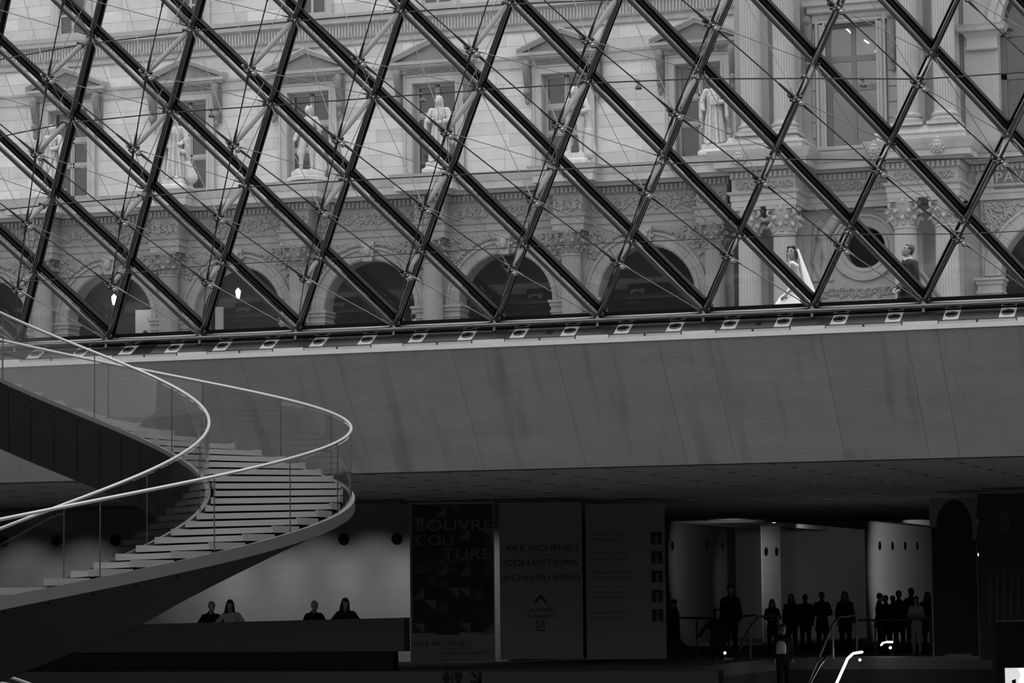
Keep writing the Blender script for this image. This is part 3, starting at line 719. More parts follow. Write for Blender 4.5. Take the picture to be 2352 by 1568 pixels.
obj('top_cornice', MB().mould(-50, -7.6, YU-.05, YU+.4, TC), 'trim', PW)
fl = MB(); x = -46
while x < -7.7: fl.box(x, x+.07, YU-.235, YU-.15, 19.32, 19.8); x += .145
tag(obj('cornice_flutes', fl, 'trim', PW), kind='stuff')
obj('string_course', MB().mould(-50, -7.6, YU-.02, YU+.3, [(0, 17.38), (.04, 17.4), (.04, 17.75), (.1, 17.8), (.12, 17.9), (.02, 17.95)]), 'trim', PW)
# window with all its dressings, built once about x = 0
def wparts():
    P = []
    fr = MB()
    for a, b, c, d in ((-1.38, -.98, 13.0, 17.45), (.98, 1.38, 13.0, 17.45), (-.98, .98, 17.05, 17.45)):
        fr.box(a, b, -.14, .1, c, d)
    for s in (-1, 1):
        fr.box(min(s*1.38, s*1.28), max(s*1.38, s*1.28), -.19, -.1, 13.0, 17.45); fr.box(min(s*1.1, s*1.02), max(s*1.1, s*1.02), -.16, -.1, 13.0, 17.1)
    fr.box(-1.28, 1.28, -.19, -.1, 17.35, 17.45); fr.box(-1.02, 1.02, -.16, -.1, 17.07, 17.15)
    P.append(('window_surround', fr, 'trim', None))
    rv = MB().box(-1.0, -.96, 0, .55, 13.0, 17.1).box(.96, 1.0, 0, .55, 13.0, 17.1).box(-1, 1, 0, .55, 17.04, 17.1).box(-1, 1, -.1, .55, 12.92, 13.02)
    P.append(('window_reveal', rv, 'trim', None))
    # pediment
    pd = MB(); hw = 1.98
    pd.mould(-1.75, 1.75, -.28, .1, [(0, 17.72), (.04, 17.74), (.08, 17.82), (.2, 17.84), (.22, 17.93), (.24, 17.97), (.0, 17.99)])
    for s in (-1, 1):
        for y0, lo, hi in ((-.52, .16, .24), (-.46, .08, .16), (-.4, 0, .08)):
            pd.prism([(0, 18.72+lo), (0, 18.72+hi), (s*hw, 17.93+hi), (s*hw, 17.93+lo)], y0, .1)
    P.append(('pediment', pd, 'trim', None))
    P.append(('tympanum', MB().prism([(-1.75, 17.97), (1.75, 17.97), (0, 18.72)], -.2, .05), 'lower', None))
    en = MB().box(-1.5, 1.5, -.26, .1, 17.45, 17.72).mould(-1.5, 1.5, -.26, 0, [(0, 17.62), (.05, 17.66), (.05, 17.72)])
    P.append(('lintel', en, 'lower', None))
    return P
wp = [(n, mesh_of(mb, n, m)) for n, mb, m, _ in wparts()]
wrl = mesh_of(relief(2.4, .2, 8, .8, .02), 'lintel_relief', 'carved', .9)
cs = MB()
pts = [V3(0, -.16-.16*math.cos(t*.5), 0)+V3(0, -.12*math.sin(t*2.2), 17.6-1.55*t/PI) for t in np.linspace(0, PI, 12)]
cs.box(-.16, .16, -.12, .1, 16.0, 17.55).tube(pts, [.17-.07*k/11 for k in range(12)], 10).ell((0, -.42, 17.42), (.17, .16, .17), 10, 8).ell((0, -.3, 16.3), (.15, .15, .17), 10, 8).ell((0, -.22, 15.95), (.11, .11, .2), 8, 6)
for q in range(5): cs.tube([V3(-.12+.06*q, -.3, 17.3), V3(-.12+.06*q, -.36, 16.9), V3(-.1+.05*q, -.26, 16.5)], .022, 4)
csm = mesh_of(cs, 'console', 'capital', .8)
cas = MB()
def casement():
    mb = MB(); y0, y1 = .25, .36
    for a, b, c, d in ((-.96, -.84, 13.02, 17.04), (.84, .96, 13.02, 17.04), (-.1, .1, 13.02, 17.04), (-.84, .84, 16.93, 17.04), (-.84, .84, 15.55, 15.85), (-.84, .84, 13.02, 13.2), (-.84, .84, 14.45, 14.7)):
        mb.box(a, b, y0, y1, c, d)
    mb.box(-.03, .03, y0-.04, y0, 13.02, 17.0); mb.box(-.84, .84, y0-.04, y0, 15.62, 15.72); mb.box(-.84, .84, y0-.03, y0, 14.52, 14.6)
    return mb
csf = mesh_of(casement(), 'window_frame', 'wframe')
pws = [(-.84, -.1), (.1, .84)]; phs = [(13.2, 14.45), (14.7, 15.55), (15.85, 16.93)]
pmesh = {h: mesh_of(MB().box(0, .74, 0, .02, 0, h[1]-h[0]), 'pane', 'wglass') for h in phs}
curm = mesh_of(MB().add([(x, .06*math.sin(x*40), z) for z in (13.1, 17.0) for x in np.linspace(-.8, .8, 33)], [(i, i+1, i+34, i+33) for i in range(32)]), 'curtain', 'curtain', 0)
def window(xc, par, yy, rel=True):
    for n, me in wp: inst(n, me, (xc, yy, 0), par)
    inst('lintel_relief', wrl, (xc, yy-.27, 17.56), par)
    for s in (-1, 1): inst('console', csm, (xc+s*1.56, yy-.05, 0), par)
    f = inst('window_frame', csf, (xc, yy+.1, 0), par)
    for a, b in pws:
        for h in phs: inst('pane', pmesh[h], (a, .3, h[0]), f, world=False)
for k, x in enumerate(WX): window(x, PW, YU)
# windows above the cornice, cut by the top of the picture
uw = MB().box(-.95, -.7, -.1, .1, 20.3, 24).box(.7, .95, -.1, .1, 20.3, 24).box(-.95, .95, -.14, .1, 20.3, 20.42)
uwm = mesh_of(uw, 'upper_window_surround', 'trim'); ufm = mesh_of(MB().box(-.7, -.58, .1, .2, 20.42, 24).box(.58, .7, .1, .2, 20.42, 24).box(-.06, .06, .1, .2, 20.42, 24).box(-.58, .58, .1, .2, 20.42, 20.55).box(-.58, .58, .1, .2, 21.3, 21.4), 'upper_window_frame', 'wframe')
upm = mesh_of(MB().box(-.6, .6, .15, .17, 20.5, 24), 'upper_pane', 'wglass')
for x in WX:
    inst('upper_window_surround', uwm, (x+.2, YU, 0), PW); f = inst('upper_window_frame', ufm, (x+.2, YU-.15, 0), PW); inst('pane', upm, (0, 0, 0), f, world=False)
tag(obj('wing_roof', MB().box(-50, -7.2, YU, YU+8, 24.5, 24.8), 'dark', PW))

# ================================================================== THE PAVILION ON THE RIGHT
PV = thing('palace_pavilion', (-1, 58, GZ), 'taller palace pavilion with paired fluted columns, a tall window and a round opening', 'building')
YP = 58.7
# wall body leaving the window, the oculus and the right arch open
OXc, OZc, ORr = -3.67, 8.34, .8
wx0, wx1_, wz0, wz1 = -5.03, -3.02, 12.28, 17.15
pw = MB(); pw.box(-8.7, wx0, YP, YP+.9, 12.1, 25).box(wx1_, 1.2, YP, YP+.9, 12.1, 25).box(wx0, wx1_, YP, YP+.9, wz1, 25).box(wx0, wx1_, YP, YP+.9, 12.1, wz0)
pw.box(-8.7, OXc-1.4, YP, YP+.9, GZ, 12.1).box(OXc+1.4, .9, YP, YP+.9, GZ, 12.1).box(OXc-1.4, OXc+1.4, YP, YP+.9, GZ, OZc-1.4).box(OXc-1.4, OXc+1.4, YP, YP+.9, OZc+1.4, 12.1)
n = 40
def sqr(a, h=1.4):
    c, s = math.cos(a), math.sin(a); k = h/max(abs(c), abs(s)); return c*k, s*k
for i in range(n):
    a, b = 2*PI*i/n, 2*PI*(i+1)/n; (xa, za), (xb, zb2) = sqr(a), sqr(b); ca_, sa_, cb_, sb_ = ORr*math.cos(a), ORr*math.sin(a), ORr*math.cos(b), ORr*math.sin(b)
    pw.add([(OXc+ca_, YP, OZc+sa_), (OXc+cb_, YP, OZc+sb_), (OXc+xb, YP, OZc+zb2), (OXc+xa, YP, OZc+za), (OXc+ca_, YP+.9, OZc+sa_), (OXc+cb_, YP+.9, OZc+sb_)], [(0, 1, 2, 3), (0, 4, 5, 1)])
obj('pavilion_wall', pw, 'pav', PV)
rg = MB().lathe([(.8, .3), (.8, .0), (.84, -.04), (.95, -.06), (.97, -.02), (1.15, -.05), (1.2, -.14), (1.3, -.14), (1.34, 0)], (OXc, YP, OZc), 56, (0, 1, 0), caps=False)
obj('round_frame', rg, 'pav', PV, .5)
obj('round_pane', MB().lathe([(.001, 0), (.9, 0)], (OXc, YP+.75, OZc), 40, (0, 1, 0)), 'wglass', PV)
# low relief figures reclining either side of the opening
def relief_figs(sg):
    mb = MB(); q = lambda x, z, y=-.05: V3(OXc+sg*x, YP+y, OZc+z)
    mb.ell(q(1.05, 1.35, -.12), (.15, .14, .19)); mb.cap(q(1.15, 1.1, -.08), q(1.6, .5, -.08), .23, .27, 10); mb.cap(q(1.6, .45, -.08), q(1.5, -.35, -.1), .2, .16, 10)
    mb.cap(q(1.5, -.35, -.1), q(1.7, -1.1, -.08), .15, .1, 10); mb.cap(q(1.65, .3, -.04), q(1.95, -.5, -.04), .2, .14, 10); mb.cap(q(1.95, -.5), q(1.75, -1.2), .13, .08, 10)
    mb.cap(q(1.2, 1.15, -.1), q(.8, 1.45, -.12), .1, .07, 8); mb.cap(q(.8, 1.45, -.12), q(.45, 1.42, -.12), .07, .05, 8); mb.cap(q(1.4, 1.0, -.1), q(1.9, .85, -.06), .1, .06, 8)
    for k in range(9): mb.cap(q(1.35+.07*k, .3-.02*k, -.08), q(1.25+.1*k, -1.25, -.05), .05, .04, 6)
    for k in range(6): mb.cap(q(1.5+.09*k, 1.25-.05*k, -.04), q(2.0+.02*k, .9-.28*k, -.03), .06, .03, 6)
    return blob(mb, .035, 2, 'relief_figure')
for sg in (-1, 1): obj('relief_figure', relief_figs(sg), 'pav', PV)
gar = relief(3.6, .5, 11, 1.2, .03); obj('relief_garland', MB().add([(v[0]+OXc, v[1]+YP-.02, v[2]+6.62) for v in gar.v], gar.f), 'pav', PV, .9)
obj('pavilion_dado', MB().mould(-8.2, 0, YP-.05, YP+.2, [(0, GZ), (0, 5.3), (.1, 5.35), (.12, 5.75), (.04, 5.8), (.04, 6.1), (.12, 6.16), (.12, 6.24), (0, 6.3)]), 'pav', PV)
pcx = [-7.80, -6.42, -1.71, -.15]; ux = [-7.61, -6.31, -1.49, -.10]
YC = 57.0
plsh = mesh_of(shaft(.47, 0, 8.84+.3, 24, .9), 'lower_shaft', 'pavcol', .5); pcap = mesh_of(capital(.43, 1.0, 1.12), 'pavilion_capital', 'capital', .9)
pcap.materials[0] = mat('weathered_capital', .33, .95, var=.45, scale=3)
uph = mesh_of(shaft(.42, 0, 11.5, 24, .92, .065), 'upper_shaft', 'pavcol', .5)
ubs = mesh_of(MB().lathe([(.58, 0), (.6, .03), (.6, .12), (.5, .17), (.48, .2), (.53, .25), (.54, .32), (.45, .38), (.43, .42)], n=32).box(-.62, .62, -.62, .62, -.12, 0), 'upper_base', 'pavcol', .6)
for x in pcx: inst('column_shaft', plsh, (x, YC, -.3), PV); inst('capital', pcap, (x, YC, 8.84), PV)
for x in ux: inst('column_base', ubs, (x, YC, 12.72), PV); inst('column_shaft', uph, (x, YC, 13.12), PV)
for x in pcx+[]: inst('column_shaft_behind', mesh_of(MB().box(-.36, .36, 0, .5, -.3, 8.84), 'pilaster', 'pav'), (x, YP-.3, 0), PV).name = 'pilaster'
for x in ux: o = inst('pilaster', mesh_of(MB().box(-.34, .34, 0, .5, 12.1, 24.5), 'pilaster', 'pav'), (x, YP-.3, 0), PV)
PP = [(0, 9.86), (.03, 9.86), (.03, 10.08), (.06, 10.1), (.06, 10.3), (.14, 10.36), (.17, 10.45), (0, 10.47), (0, 10.93), (.06, 10.96), (.06, 11.2), (.18, 11.24), (.32, 11.32), (.55, 11.34), (.57, 11.56), (.62, 11.6), (.74, 11.86), (.78, 11.98), (.1, 12.06)]
PD = [(0, 12.0), (.3, 12.02), (.3, 12.22), (.36, 12.26), (.36, 12.34), (.12, 12.4), (.04, 12.58), (0, 12.6)]
def pent(x0, x1, yf):
    obj('entablature', MB().mould(x0, x1, yf, YP+.4, [p for p in PP if p[1] <= 11.26]), 'pav', PV); obj('cornice', MB().mould(x0, x1, yf, YP+.4, [p for p in PP if p[1] >= 11.2]), 'trim', PV)
pent(-8.75, 9, YP-.35)
for a, b in ((-8.35, -5.85), (-2.27, .42)):
    pent(a, b, YC-.45); obj('pedestal', MB().mould(a-.05, b+.05, YC-.4, YP+.2, PD), 'ledge', PV)
obj('sill_pedestal', MB().mould(-5.6, -2.5, YP-.3, YP+.3, [(0, 12.0), (0, 12.12), (.06, 12.16), (.06, 12.26), (0, 12.3)]), 'pav', PV)
dn = MB(); x = -8.7
while x < 9: dn.box(x, x+.11, YP-.35-.15, YP-.38, 10.98, 11.19); x += .19
for a, b in ((-8.35, -5.85), (-2.27, .42)):
    x = a
    while x < b: dn.box(x, x+.11, YC-.45-.15, YC-.45, 10.98, 11.19); x += .19
tag(obj('dentils', dn, 'pav', PV), kind='stuff')
fr2 = mesh_of(relief(2.3, .42, 21, 1.2, .03), 'pavilion_relief', 'pav', .9); fr3 = mesh_of(relief(3.2, .42, 22, 1.2, .03), 'pavilion_relief_long', 'pav', .9)
inst('frieze_relief', fr2, (-7.1, YC-.47, 10.7), PV); inst('frieze_relief', fr2, (-.93, YC-.47, 10.7), PV); inst('frieze_relief', fr3, (-4.05, YP-.37, 10.7), PV)
msk = MB().ell((0, 0, 0), (.2, .14, .24), 12, 8); 
for k in range(12): msk.ell((.24*math.cos(k*PI/6), .03, .26*math.sin(k*PI/6)), (.07, .06, .07), 6, 4)
msk.ell((0, -.12, -.03), (.07, .08, .09), 8, 6).ell((0, -.1, .1), (.13, .07, .05), 8, 6)
mkm = mesh_of(msk, 'lion_mask', 'trim', .9)
for x, y, Y_ in ((1697, 360, YC-1.1), (2008, 365, YC-1.1), (2153, 330, YC-1.1)):
    p = at(x, y, Y_); inst('lion_mask', mkm, (p[0], p[1]-.02, 11.72), PV)
# tall window of the pavilion
sr = MB()
for s, xe in ((-1, wx0), (1, wx1_)):
    a, b = (xe-.38, xe) if s < 0 else (xe, xe+.38); sr.box(a, b, YP-.12, YP+.1, wz0, wz1+.3); sr.box(a if s < 0 else b-.1, a+.1 if s < 0 else b, YP-.18, YP-.1, wz0, wz1+.3); sr.box(b-.09 if s < 0 else a, b if s < 0 else a+.09, YP-.15, YP-.1, wz0, wz1+.08)
sr.box(wx0-.38, wx1_+.38, YP-.12, YP+.1, wz1, wz1+.3).mould(wx0-.6, wx1_+.6, YP-.3, YP, [(0, 17.55), (.05, 17.6), (.05, 17.8), (.18, 17.85), (.2, 18.0)]).box(wx0-.5, wx1_+.5, YP-.16, YP, 17.2, 17.55)
obj('window_surround', sr, 'trim', PV)
bd = MB()
for k in range(60):
    for xe in (wx0-.24, wx1_+.24): bd.ell((xe, YP-.14, wz0+.1+k*.083), (.035, .03, .035), 6, 4)
for k in range(24): bd.ell((wx0-.2+k*.105, YP-.18, 17.36), (.04, .03, .05), 6, 4)
tag(obj('beading', bd, 'pav', PV, .9), kind='stuff')
for s in (-1, 1):
    cm = mesh_of(MB().ell((0, -.25, 17.3), (.17, .2, .2), 10, 8).cap((0, -.18, 17.2), (0, -.1, 15.6), .17, .1, 10).ell((0, -.15, 15.6), (.13, .13, .16), 8, 6).ell((0, -.1, 15.25), (.09, .1, .18), 8, 6), 'console', 'capital', .9)
    inst('console', cm, ((wx0+wx1_)/2+s*1.65, YP-.05, 0), PV)
wfm = MB(); xm = (wx0+wx1_)/2; y0, y1 = YP+.42, YP+.52
zr = [wz0, wz0+.12, 14.55, 14.78, 15.72, 15.95, wz1-.1, wz1]
for a, b in ((wx0, wx0+.13), (wx1_-.13, wx1_), (xm-.09, xm+.09)): wfm.box(a, b, y0, y1, wz0, wz1)
for a, b in ((zr[0], zr[1]), (zr[2], zr[3]), (zr[4], zr[5]), (zr[6], zr[7])): wfm.box(wx0, wx1_, y0+.005, y1-.005, a, b)
wf = obj('window_frame', wfm, 'dwall', PV)
wf.data.materials[0] = mat('grey_window_wood', .17, .6, var=.1, scale=3)
for a, b in ((wx0+.13, xm-.09), (xm+.09, wx1_-.13)):
    for c, d in ((zr[1], zr[2]), (zr[3], zr[4]), (zr[5], zr[6])):
        obj('pane', MB().box(a, b, y0+.04, y0+.06, c, d), glass('clear_window_glass', .8) if 0 else 'pvglass', wf) if 'pvglass' in M else obj('pane', MB().box(a, b, y0+.04, y0+.06, c, d), M.setdefault('pvglass', glass('thin_window_glass', .75, 1, 1.7)), wf)
obj('room_behind_window', MB().box(wx0-1.5, wx1_+1.5, YP+5.0, YP+5.2, 12, 18).box(wx0-1.5, wx1_+1.5, YP+.9, YP+5.2, 17.9, 18.1).box(wx0-1.6, wx0-1.5, YP+.9, YP+5.2, 12, 18).box(wx1_+1.5, wx1_+1.6, YP+.9, YP+5.2, 12, 18).box(wx0-1.5, wx1_+1.5, YP+.9, YP+5.2, 12, 12.1), mat('room_wall', .38, .9), PV)
for (a, b) in (((1938, 60), (1963, 84)), ((1985, 92), (1996, 99)), ((2010, 117), (2030, 131))):
    p, q = at(*a, YP+2.2), at(*b, YP+2.2); t = thing('tube_light', (p+q)/2, {1938: 'long lit tube light seen through the top left pane of the tall pavilion window', 1985: 'short lit tube light in the top right pane of the tall window', 2010: 'lit tube light in the right middle pane of the tall window'}[a[0]], 'light', 'tube lights behind the tall window')
    obj('tube', MB().tube([p, q], .035, 8), 'lampm', t); obj('housing', MB().tube([p+V3(0, .02, .07), q+V3(0, .02, .07)], .04, 6), 'plate', t)
lamp('room_light', 'POINT', ((wx0+wx1_)/2, YP+2.5, 16.6), 32, size=.4)
# joints between the wall stones of the pavilion
for x0_, x1b in ((-5.95+.35, -5.45), (-2.6, -1.98)):
    z = 12.7
    while z < 17: stone(round(x0_, 2), round(x1b, 2), z+.01, z+.6, PV, YP-.06, 'pav', 'wall_stone'); z += .62
# right side: pier, big arch, name panel, arched window above
ACx, AR, AZ = 1.75+2.05, 2.2, 6.95
o = obj('arch_wall', arch_wall(ACx, .9, 9, 9.86, AR, AZ, YP-.25, YP+.9, 32), 'pav', PV)
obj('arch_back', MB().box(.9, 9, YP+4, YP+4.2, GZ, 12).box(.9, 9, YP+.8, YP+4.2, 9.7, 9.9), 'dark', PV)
vm2 = mesh_of(voussoir(AR-.02, AR+.58, PI/15, -.12, .3), 'large_voussoir', 'pav')
for i in range(15): inst('voussoir', vm2, (ACx, YP-.25, AZ), PV, rot=(0, -PI/2+(i+.5)*PI/15, 0))
for sg in (-1, 1): inst('impost', mesh_of(MB().mould(-.45, .45, 0, 1.0, [(0, -1.5), (0, -.62), (.05, -.6), (.05, -.5), (0, -.5), (0, -.3), (.05, -.25), (.05, -.12), (.12, -.1), (.12, 0)]), 'impost', 'pav'), (ACx+sg*(AR+.42), YP-.35, AZ-.05), PV)
sp2 = MB(); rn = random.Random(9)
for i in range(420):
    x = rn.uniform(-2.75, 1.5); zlow = math.sqrt(max(0, (AR+.7)**2-x*x)); z = rn.uniform(.6, 2.75)
    if z < zlow+.03: continue
    A = rn.random()*PI; Rm = np.array([[math.cos(A), 0, -math.sin(A)], [0, 1, 0], [math.sin(A), 0, math.cos(A)]]); sp2.ell((x, -.03, z), (.16*rn.uniform(.6, 1.3), .07, .05), 6, 4, Rm)
    if i % 3 == 0: sp2.tube([V3(x+.18*(1-k/9)*math.cos(k*.8), -.05, z+.18*(1-k/9)*math.sin(k*.8)) for k in range(8)], .028, 4)
o = inst('spandrel_relief', mesh_of(sp2, 'arch_spandrel_relief', 'pav', .9), (ACx, YP-.26, AZ), PV)
yn = YP-.42; pa = at(2283, 435, yn); pb = at(2276, 386, yn)
nm = MB().box(pa[0]-.12, 6.6, yn, yn+.4, pa[2]-.1, pb[2]+.12); obj('name_panel_frame', nm, 'trim', PV)
np_ = obj('name_panel', MB().box(pa[0], 6.5, yn-.02, yn+.01, pa[2], pb[2]), 'dwall', PV)
tm = text_mesh('PAVILLON', .56, .01, sp=1.15); tm.materials.append(M['trim']); pt = at(2286, 419, yn)
o = inst('lettering', tm, (0, 0, 0), np_, world=False); o.location = (pt[0], yn-.03, pt[2]); o.rotation_euler = (PI/2, 0, 0)
obj('panel_scroll', MB().lathe([(.28, 0), (.3, -.05), (.36, -.05), (.38, 0), (.42, -.03), (.46, 0)], (pa[0]-.35, YP-.36, (pa[2]+pb[2])/2), 32, (0, 1, 0), caps=False), 'pav', PV, .6)
obj('arch_wall_upper', MB().box(.42, 1.72, YP-.25, YP+.9, 12.1, 25), 'pav', PV)
obj('pier_capital', MB().mould(.55, 1.7, YP-.4, YP+.1, [(0, 15.65), (.03, 15.7), (.03, 15.78), (0, 15.8), (0, 16.1), (.06, 16.2), (.14, 16.3), (.3, 16.36), (.34, 16.5), (.4, 16.6)]), 'trim', PV)
uf = MB().box(1.72, 1.95, YP+.3, YP+.45, 12.2, 25).box(1.72, 6, YP+.3, YP+.45, 14.55, 14.8).box(1.72, 6, YP+.3, YP+.45, 16.2, 16.4).box(2.75, 2.85, YP+.3, YP+.45, 12.2, 25)
f = obj('window_frame', uf, 'dwall', PV); obj('pane', MB().box(1.72, 6, YP+.37, YP+.39, 12.2, 25), 'wglass', f)
ar2 = MB(); 
for r0_, r1_, y_ in ((1.9, 2.15, YP-.3), (2.15, 2.4, YP-.4)):
    for i in range(14):
        a, b = PI/2+PI/2*i/14, PI/2+PI/2*(i+1)/14; cxx, czz = 3.75, 16.6
        ar2.add([(cxx+r*math.cos(t), yv, czz+r*math.sin(t)) for yv in (y_, YP+.3) for r, t in ((r0_, a), (r1_, a), (r1_, b), (r0_, b))], [(0, 1, 2, 3), (7, 6, 5, 4), (0, 4, 5, 1), (1, 5, 6, 2), (2, 6, 7, 3), (3, 7, 4, 0)])
obj('window_arch', ar2, 'trim', PV)
obj('cornice_wall_band', MB().box(8.9, 9.2, YP, YP+.9, GZ, 25), 'pav', PV)

# ================================================================== STATUES on the terrace edge
def statue(k, px, py, kind, label):
    x = at(px, py, YW-.35)[0]; y = YW-.45; z0 = 12.5
    t = thing('statue', (x, y, 12.06), label, 'statue', 'stone statues on the terrace edge')
    pl = MB().lathe([(.78, 12.06), (.8, 12.1), (.8, 12.2), (.72, 12.24), (.62, 12.3), (.62, 12.48), (.58, 12.5)], (x, y, 0), 4, a0=PI/4, a1=2*PI+PI/4) if kind != 2 else MB().lathe([(.85, 12.06), (.87, 12.2), (.7, 12.26), (.68, 12.48), (.62, 12.5)], (x, y, 0), 32)
    obj('plinth', pl, 'statue', t)
    s = 2.72/1.78; rn = random.Random(k); q = lambda a, b, c: V3(x+a*s, y+b*s, z0+c*s)
    mb = MB(); e = lambda c, r: mb.ell(q(*c), tuple(v*s for v in r), 14, 10); c_ = lambda a, b, ra, rb: mb.cap(q(*a), q(*b), ra*s, rb*s, 10)
    hx_ = [0, -.02, .02, 0, -.05, 0][k]
    e((hx_, -.03, 1.65), (.085, .1, .125)); e((hx_-.01, -.13, 1.63), (.018, .03, .03)); c_((hx_, 0, 1.42), (hx_, -.01, 1.56), .07, .06)
    e((hx_-.035, -.105, 1.665), (.02, .02, .014)); e((hx_+.035, -.105, 1.665), (.02, .02, .014))
    e((0, 0, 1.3), (.22, .14, .2)); e((0, 0, 1.1), (.18, .13, .2)); c_((-.2, 0, 1.4), (.2, 0, 1.4), .08, .08)
    if kind == 0 or kind == 1 or kind == 3 or kind == 5:   # robed
        fo = rn.random()*6
        mb.lathe([(.2*s, 0), (.27*s, .05*s), (.25*s, .35*s), (.215*s, .7*s), (.17*s, 1.0*s), (.19*s, 1.25*s), (.1*s, 1.42*s)], q(0, 0, .02), 72, fn=lambda a, z: 1+(.13 if z < 1.1*s else .05)*math.sin(a*9+fo+z*.8)+.06*math.sin(a*17+z))
        e((0, 0, .85), (.22, .17, .3)); c_((0, 0, .9), (0, 0, .12), .19, .25)
        for i in range(15):
            a = i/15*2*PI; rr = .23+.035*rn.random(); c_((.17*math.cos(a), .13*math.sin(a), 1.05-.2*rn.random()), (rr*math.cos(a+.15), (rr-.02)*math.sin(a+.15), .06), .03, .045)
        c_((-.1, -.2, .05), (-.12, -.3, .03), .06, .05); c_((.1, -.16, .05), (.12, -.28, .03), .06, .05)
    if kind in (2, 4):                            # coat, breeches and stockings
        c_((-.1, 0, .9), (-.16, -.07, .5), .12, .085); c_((-.16, -.07, .5), (-.2, -.02, .1), .075, .05); c_((.1, 0, .9), (.1, .02, .48), .12, .085); c_((.1, .02, .48), (.1, .05, .1), .075, .05)
        c_((-.2, -.02, .05), (-.28, -.14, .03), .055, .04); c_((.1, .05, .05), (.12, -.1, .03), .055, .04)
        for a0_ in (-.25, -.15, .12, .22, .3): c_((a0_*.8, .08, 1.0), (a0_*1.25, .12, .5 if kind == 2 else .3), .07, .06)
        c_((.22, .12, 1.3), (.36, .15, .1), .06, .13); c_((.28, .12, .6), (.3, .12, .02), .14, .16)
    arms = {0: [((-.3, -.05, 1.15), (-.1, -.22, 1.2)), ((.3, -.05, 1.12), (.12, -.22, 1.05))], 1: [((-.3, -.1, 1.2), (-.12, -.25, 1.35)), ((.3, 0, 1.1), (.2, -.2, .95))],
            2: [((-.27, 0, 1.12), (-.34, -.12, .86)), ((.33, .05, 1.14), (.18, .1, .95))], 3: [((-.33, -.06, 1.1), (-.1, -.25, 1.13)), ((.33, -.06, 1.12), (.08, -.24, 1.04))],
            4: [((-.28, -.05, 1.14), (-.06, -.22, 1.2)), ((.34, -.05, 1.14), (.1, -.22, 1.06))], 5: [((-.33, -.02, 1.15), (-.27, -.15, .92)), ((.33, -.06, 1.12), (.1, -.24, 1.05))]}[kind]
    for sg, (el, ha) in zip((-1, 1), arms):
        c_((sg*.22, 0, 1.4), el, .085, .075); c_(el, ha, .075, .05); e(ha, (.05, .06, .05))
        for f_ in range(4): c_((ha[0], ha[1], ha[2]+.03-.02*f_), (ha[0]-sg*.06, ha[1]-.04, ha[2]+.03-.025*f_), .013, .01)
        if kind in (0, 1, 3, 5):
            for i in range(5): c_((el[0], el[1]+.03*i-.06, el[2]), (el[0]+sg*(.02), el[1]+.04*i-.05, .72-.05*i), .05, .05)
    if kind == 3: e((0, 0, 1.71), (.1, .115, .1)); c_((-.09, -.01, 1.68), (-.09, .02, 1.5), .025, .03); c_((.09, -.01, 1.68), (.09, .02, 1.5), .025, .03)
    elif kind == 5: mb.ell(q(hx_, .02, 1.72), (.12*s, .12*s, .08*s)); [c_((.2+.05*i, .1, 1.4-.1*i), (.33-.02*i, .12, .35+.05*i), .07, .08) for i in range(4)]; mb.box(q(0, 0, 0)[0]-.05, q(0, 0, 0)[0]+.22, q(0, -.3, 0)[1], q(0, -.24, 0)[1], q(0, 0, 1.0)[2], q(0, 0, 1.22)[2])
    else:
        for i in range(14): a = rn.random()*2*PI; e((hx_+.085*math.cos(a), .03+.07*math.sin(a), 1.66+.1*rn.random()), (.035, .035, .04))
    if kind == 1: c_((.05, .02, 1.38), (-.25, -.12, .95), .07, .06); c_((-.25, -.12, .95), (.25, -.1, .75), .06, .07); c_((.3, .05, .4), (.42, .05, .05), .12, .18)
    if kind == 0: c_((.15, -.1, 1.35), (-.22, -.14, .8), .05, .05)
    obj('figure', blob(mb, .024, 1, 'figure'), 'statue', t)
statue(0, 122, 430, 0, 'weathered robed statue at the far left, partly behind a black bar')
statue(1, 408, 430, 1, 'draped statue with gathered cloak on a low plinth, second from left')
statue(2, 710, 410, 2, 'statue in coat and breeches, legs apart, on a round plinth')
statue(3, 1012, 395, 3, 'hooded statue in a long robe, both hands held at the chest')
statue(4, 1327, 375, 4, 'statue with bare legs and folded arms, behind a glazing bar')
statue(5, 1645, 350, 5, 'cloaked statue holding a book beside the paired columns')
# ------------------------------------------------------------------ the small glass pyramid out on the plaza
ap = at(2113, 622, 34); hb_ = 4.6; sc_ = ap[2]-GZ
sm = thing('small_pyramid', (ap[0], ap[1], GZ), 'small glass skylight pyramid on the plaza behind the man', 'pyramid')
bs = [V3(ap[0]+a*hb_, ap[1]+b*hb_, GZ) for a, b in ((-.55, -.84), (.84, -.55), (.55, .84), (-.84, .55))]
for i in range(4):
    a, b = bs[i], bs[(i+1) % 4]
    obj('edge_bar', MB().tube([ap, a], .07, 6), 'stringer', sm); obj('edge_bar', MB().tube([a, b], .06, 6), 'stringer', sm)
    for t in (.33, .66): obj('glazing_bar', MB().tube([a+(ap-a)*t, b+(ap-b)*t], .035, 6), 'stringer', sm)
    for t in (.25, .5, .75): obj('glazing_bar', MB().tube([a+(b-a)*t, a+(b-a)*t+(ap-(a+b)/2)*(1-abs(2*t-1))], .03, 6), 'stringer', sm)
    mb = MB().add([a, b, ap], [(0, 1, 2)]); obj('glass_face', mb, M.setdefault('spane', glass('hazy_glass', .8, 1, 1.6)), sm)
